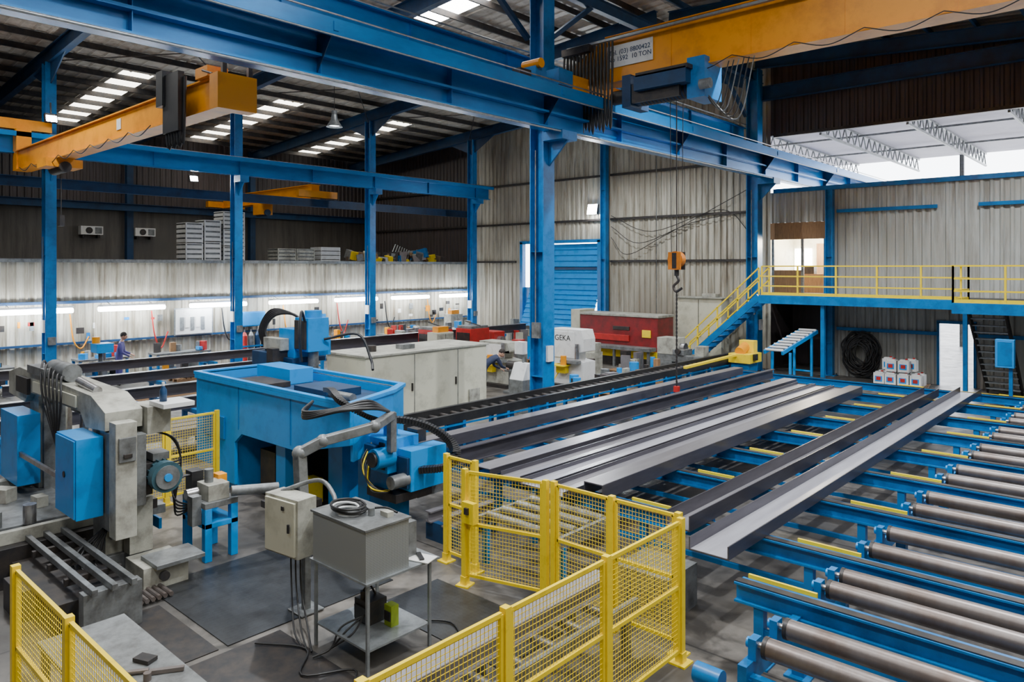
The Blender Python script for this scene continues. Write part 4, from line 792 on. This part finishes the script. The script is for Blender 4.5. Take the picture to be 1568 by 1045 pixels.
for x,y,z,e in ((15.6,23.0,9.2,1000),(5,7,10.2,2200),(11.5,2.5,10.4,3000),(4.5,20,10.5,1000),(9.3,14.5,11.0,2400),(17.5,7.0,11.0,3200),(22.5,2.5,10.8,3000),(22.5,17,11.2,2600)): highbay(x,y,z,e)  # only the first pendant is a known lamp; the others are added fill
# ------------------------------------------------------------ people
def person(name,loc,rz,J,cloth):
    names=['pel','spi','che','nek','nk2','shL','elL','wrL','shR','elR','wrR','hpL','knL','anL','toL','hpR','knR','anR','toR']
    E=[('pel','spi'),('spi','che'),('che','nek'),('nek','nk2'),('che','shL'),('shL','elL'),('elL','wrL'),('che','shR'),('shR','elR'),('elR','wrR'),('pel','hpL'),('hpL','knL'),('knL','anL'),('anL','toL'),('pel','hpR'),('hpR','knR'),('knR','anR'),('anR','toR')]
    rad=dict(pel=.15,spi=.14,che=.165,nek=.075,nk2=.058,shL=.075,elL=.05,wrL=.032,hpL=.105,knL=.068,anL=.045,toL=.04)
    for k in list(rad):
        if k.endswith('L'): rad[k[:-1]+'R']=rad[k]
    me=bpy.data.meshes.new('tmp'); me.from_pydata([J[n] for n in names],[(names.index(a),names.index(b)) for a,b in E],[])
    ob=bpy.data.objects.new('tmp',me);COL.objects.link(ob)
    sm=ob.modifiers.new('s','SKIN')
    for i,n in enumerate(names):
        d=me.skin_vertices[0].data[i]; r=rad[n]; d.radius=(r,r*(.78 if n in('che','spi','pel') else 1)); d.use_root=(n=='pel')
    ss=ob.modifiers.new('u','SUBSURF');ss.levels=2;ss.render_levels=2
    dg=bpy.context.evaluated_depsgraph_get(); ev=ob.evaluated_get(dg); m2=ev.to_mesh()
    q=MB(name); lab={('nek','nk2'):SKIN,('anL','toL'):SHOE,('anR','toR'):SHOE}
    def dseg(p,a,b):
        a=Vector(a);b=Vector(b);t=max(0,min(1,(p-a).dot(b-a)/max(1e-9,(b-a).length_squared)));return (p-(a+(b-a)*t)).length
    q.V+=[tuple(v.co) for v in m2.vertices]
    for pg in m2.polygons:
        c=pg.center; best=min(E,key=lambda e:dseg(c,J[e[0]],J[e[1]])); q.F.append([i for i in pg.vertices]); q.M.append(q.mi(lab.get(best,cloth)));q.Sm.append(True)
    ev.to_mesh_clear(); bpy.data.objects.remove(ob)
    h=Vector(J['head']); fd=Vector(J['face']).normalized(); up=Vector(J['headup']).normalized(); sd=up.cross(fd).normalized(); up=fd.cross(sd)
    R=Matrix((fd,sd,up)).transposed()
    q.sph(h,.115,SKIN,16,(.88,.7,1.05),R); q.sph(h+R@Vector((-.015,0,.03)),.118,HAIR,16,(.9,.74,.95),R)
    q.sph(h+R@Vector((.035,0,-.03)),.09,SKIN,14,(.85,.75,1),R)
    q.sph(h+R@Vector((.115,0,-.01)),.016,SKIN,8,(1,.8,1.6),R)
    for s_ in (-1,1):
        q.sph(h+R@Vector((.1,s_*.032,.008)),.011,BLACK,8); q.sph(h+R@Vector((0,s_*.083,-.01)),.024,SKIN,8,(.7,.4,1.2),R)
    q.box(h+R@Vector((.108,0,-.06)),(.012,.05,.012),RED,R.to_euler())
    for s_,S_ in ((1,'L'),(-1,'R')):
        w=Vector(J['wr'+S_]); d=(w-Vector(J['el'+S_])).normalized(); up2=Vector((0,0,1)); sd2=d.cross(up2)
        if sd2.length<.2: sd2=Vector((0,1,0))
        sd2.normalize(); n2=sd2.cross(d)
        q.bar(w,w+d*.09,.08,.032,SKIN,up=n2)
        for k,ln in enumerate((.075,.085,.08,.06)):
            b=w+d*.085+sd2*(k-1.5)*.02; q.tube([b,b+d*ln*.5-n2*.008,b+d*ln*.85-n2*.035],.0095,SKIN,6,k=3)
        b=w+d*.03-sd2*s_*.035; q.tube([b,b+d*.03-sd2*s_*.03,b+d*.065-sd2*s_*.03-n2*.015],.011,SKIN,6,k=3)
    M=Matrix.Translation(Vector(loc))@Matrix.Rotation(rz,4,'Z'); q.V=[tuple(M@Vector(v)) for v in q.V]
    q.finish()
J1=dict(pel=(0,0,.95),spi=(.02,0,1.15),che=(.06,0,1.38),nek=(.1,0,1.5),nk2=(.12,0,1.57),shL=(.07,.2,1.41),elL=(.12,.25,1.13),wrL=(.34,.16,1.05),shR=(.07,-.2,1.41),elR=(.14,-.25,1.14),wrR=(.36,-.14,1.0),
 hpL=(0,.1,.88),knL=(.04,.12,.48),anL=(-.02,.13,.1),toL=(.15,.15,.045),hpR=(0,-.1,.88),knR=(.0,-.12,.48),anR=(-.08,-.13,.1),toR=(.09,-.15,.045),head=(.15,0,1.68),face=(1,0,-.35),headup=(.3,0,1))
person('worker',(9.4,26.5,0),math.radians(-30),J1,CLOTHP)
J2=dict(pel=(-.1,0,.9),spi=(.08,0,1.05),che=(.3,0,1.17),nek=(.42,0,1.22),nk2=(.48,0,1.25),shL=(.33,.2,1.17),elL=(.42,.24,.9),wrL=(.6,.15,.8),shR=(.33,-.2,1.17),elR=(.45,-.24,.92),wrR=(.64,-.14,.85),
 hpL=(-.1,.1,.84),knL=(.06,.13,.48),anL=(-.06,.14,.1),toL=(.11,.16,.045),hpR=(-.1,-.1,.84),knR=(-.08,-.13,.46),anR=(-.3,-.14,.1),toR=(-.13,-.15,.045),head=(.57,0,1.31),face=(.75,0,-.65),headup=(.65,0,.75))
person('worker',(16.3,15.9,0),math.radians(-20),J2,CLOTHN)
q=MB('grinding_stand'); q.bx(17.05,17.5,15.35,15.85,0,.08,GREY); q.bx(17.15,17.35,15.5,15.7,.08,.7,GREY); q.bx(17.02,17.5,15.35,15.85,.7,.76,GREY); q.cyl((17.25,15.4,.9),(17.25,15.8,.9),.13,DARK,14); q.finish()
# ------------------------------------------------------------ world, camera
W=bpy.data.worlds.new('world');S.world=W;W.use_nodes=True;b=W.node_tree.nodes['Background'];b.inputs['Color'].default_value=(.90,.94,1,1);b.inputs['Strength'].default_value=9
cd=bpy.data.cameras.new('camera');cam=bpy.data.objects.new('camera',cd);COL.objects.link(cam);S.camera=cam
cd.lens=25.71;cd.sensor_width=36;cd.shift_y=-.0717;cd.clip_end=300
cam.location=(0,0,4);cam.rotation_euler=(math.pi/2,0,math.radians(-47.8))
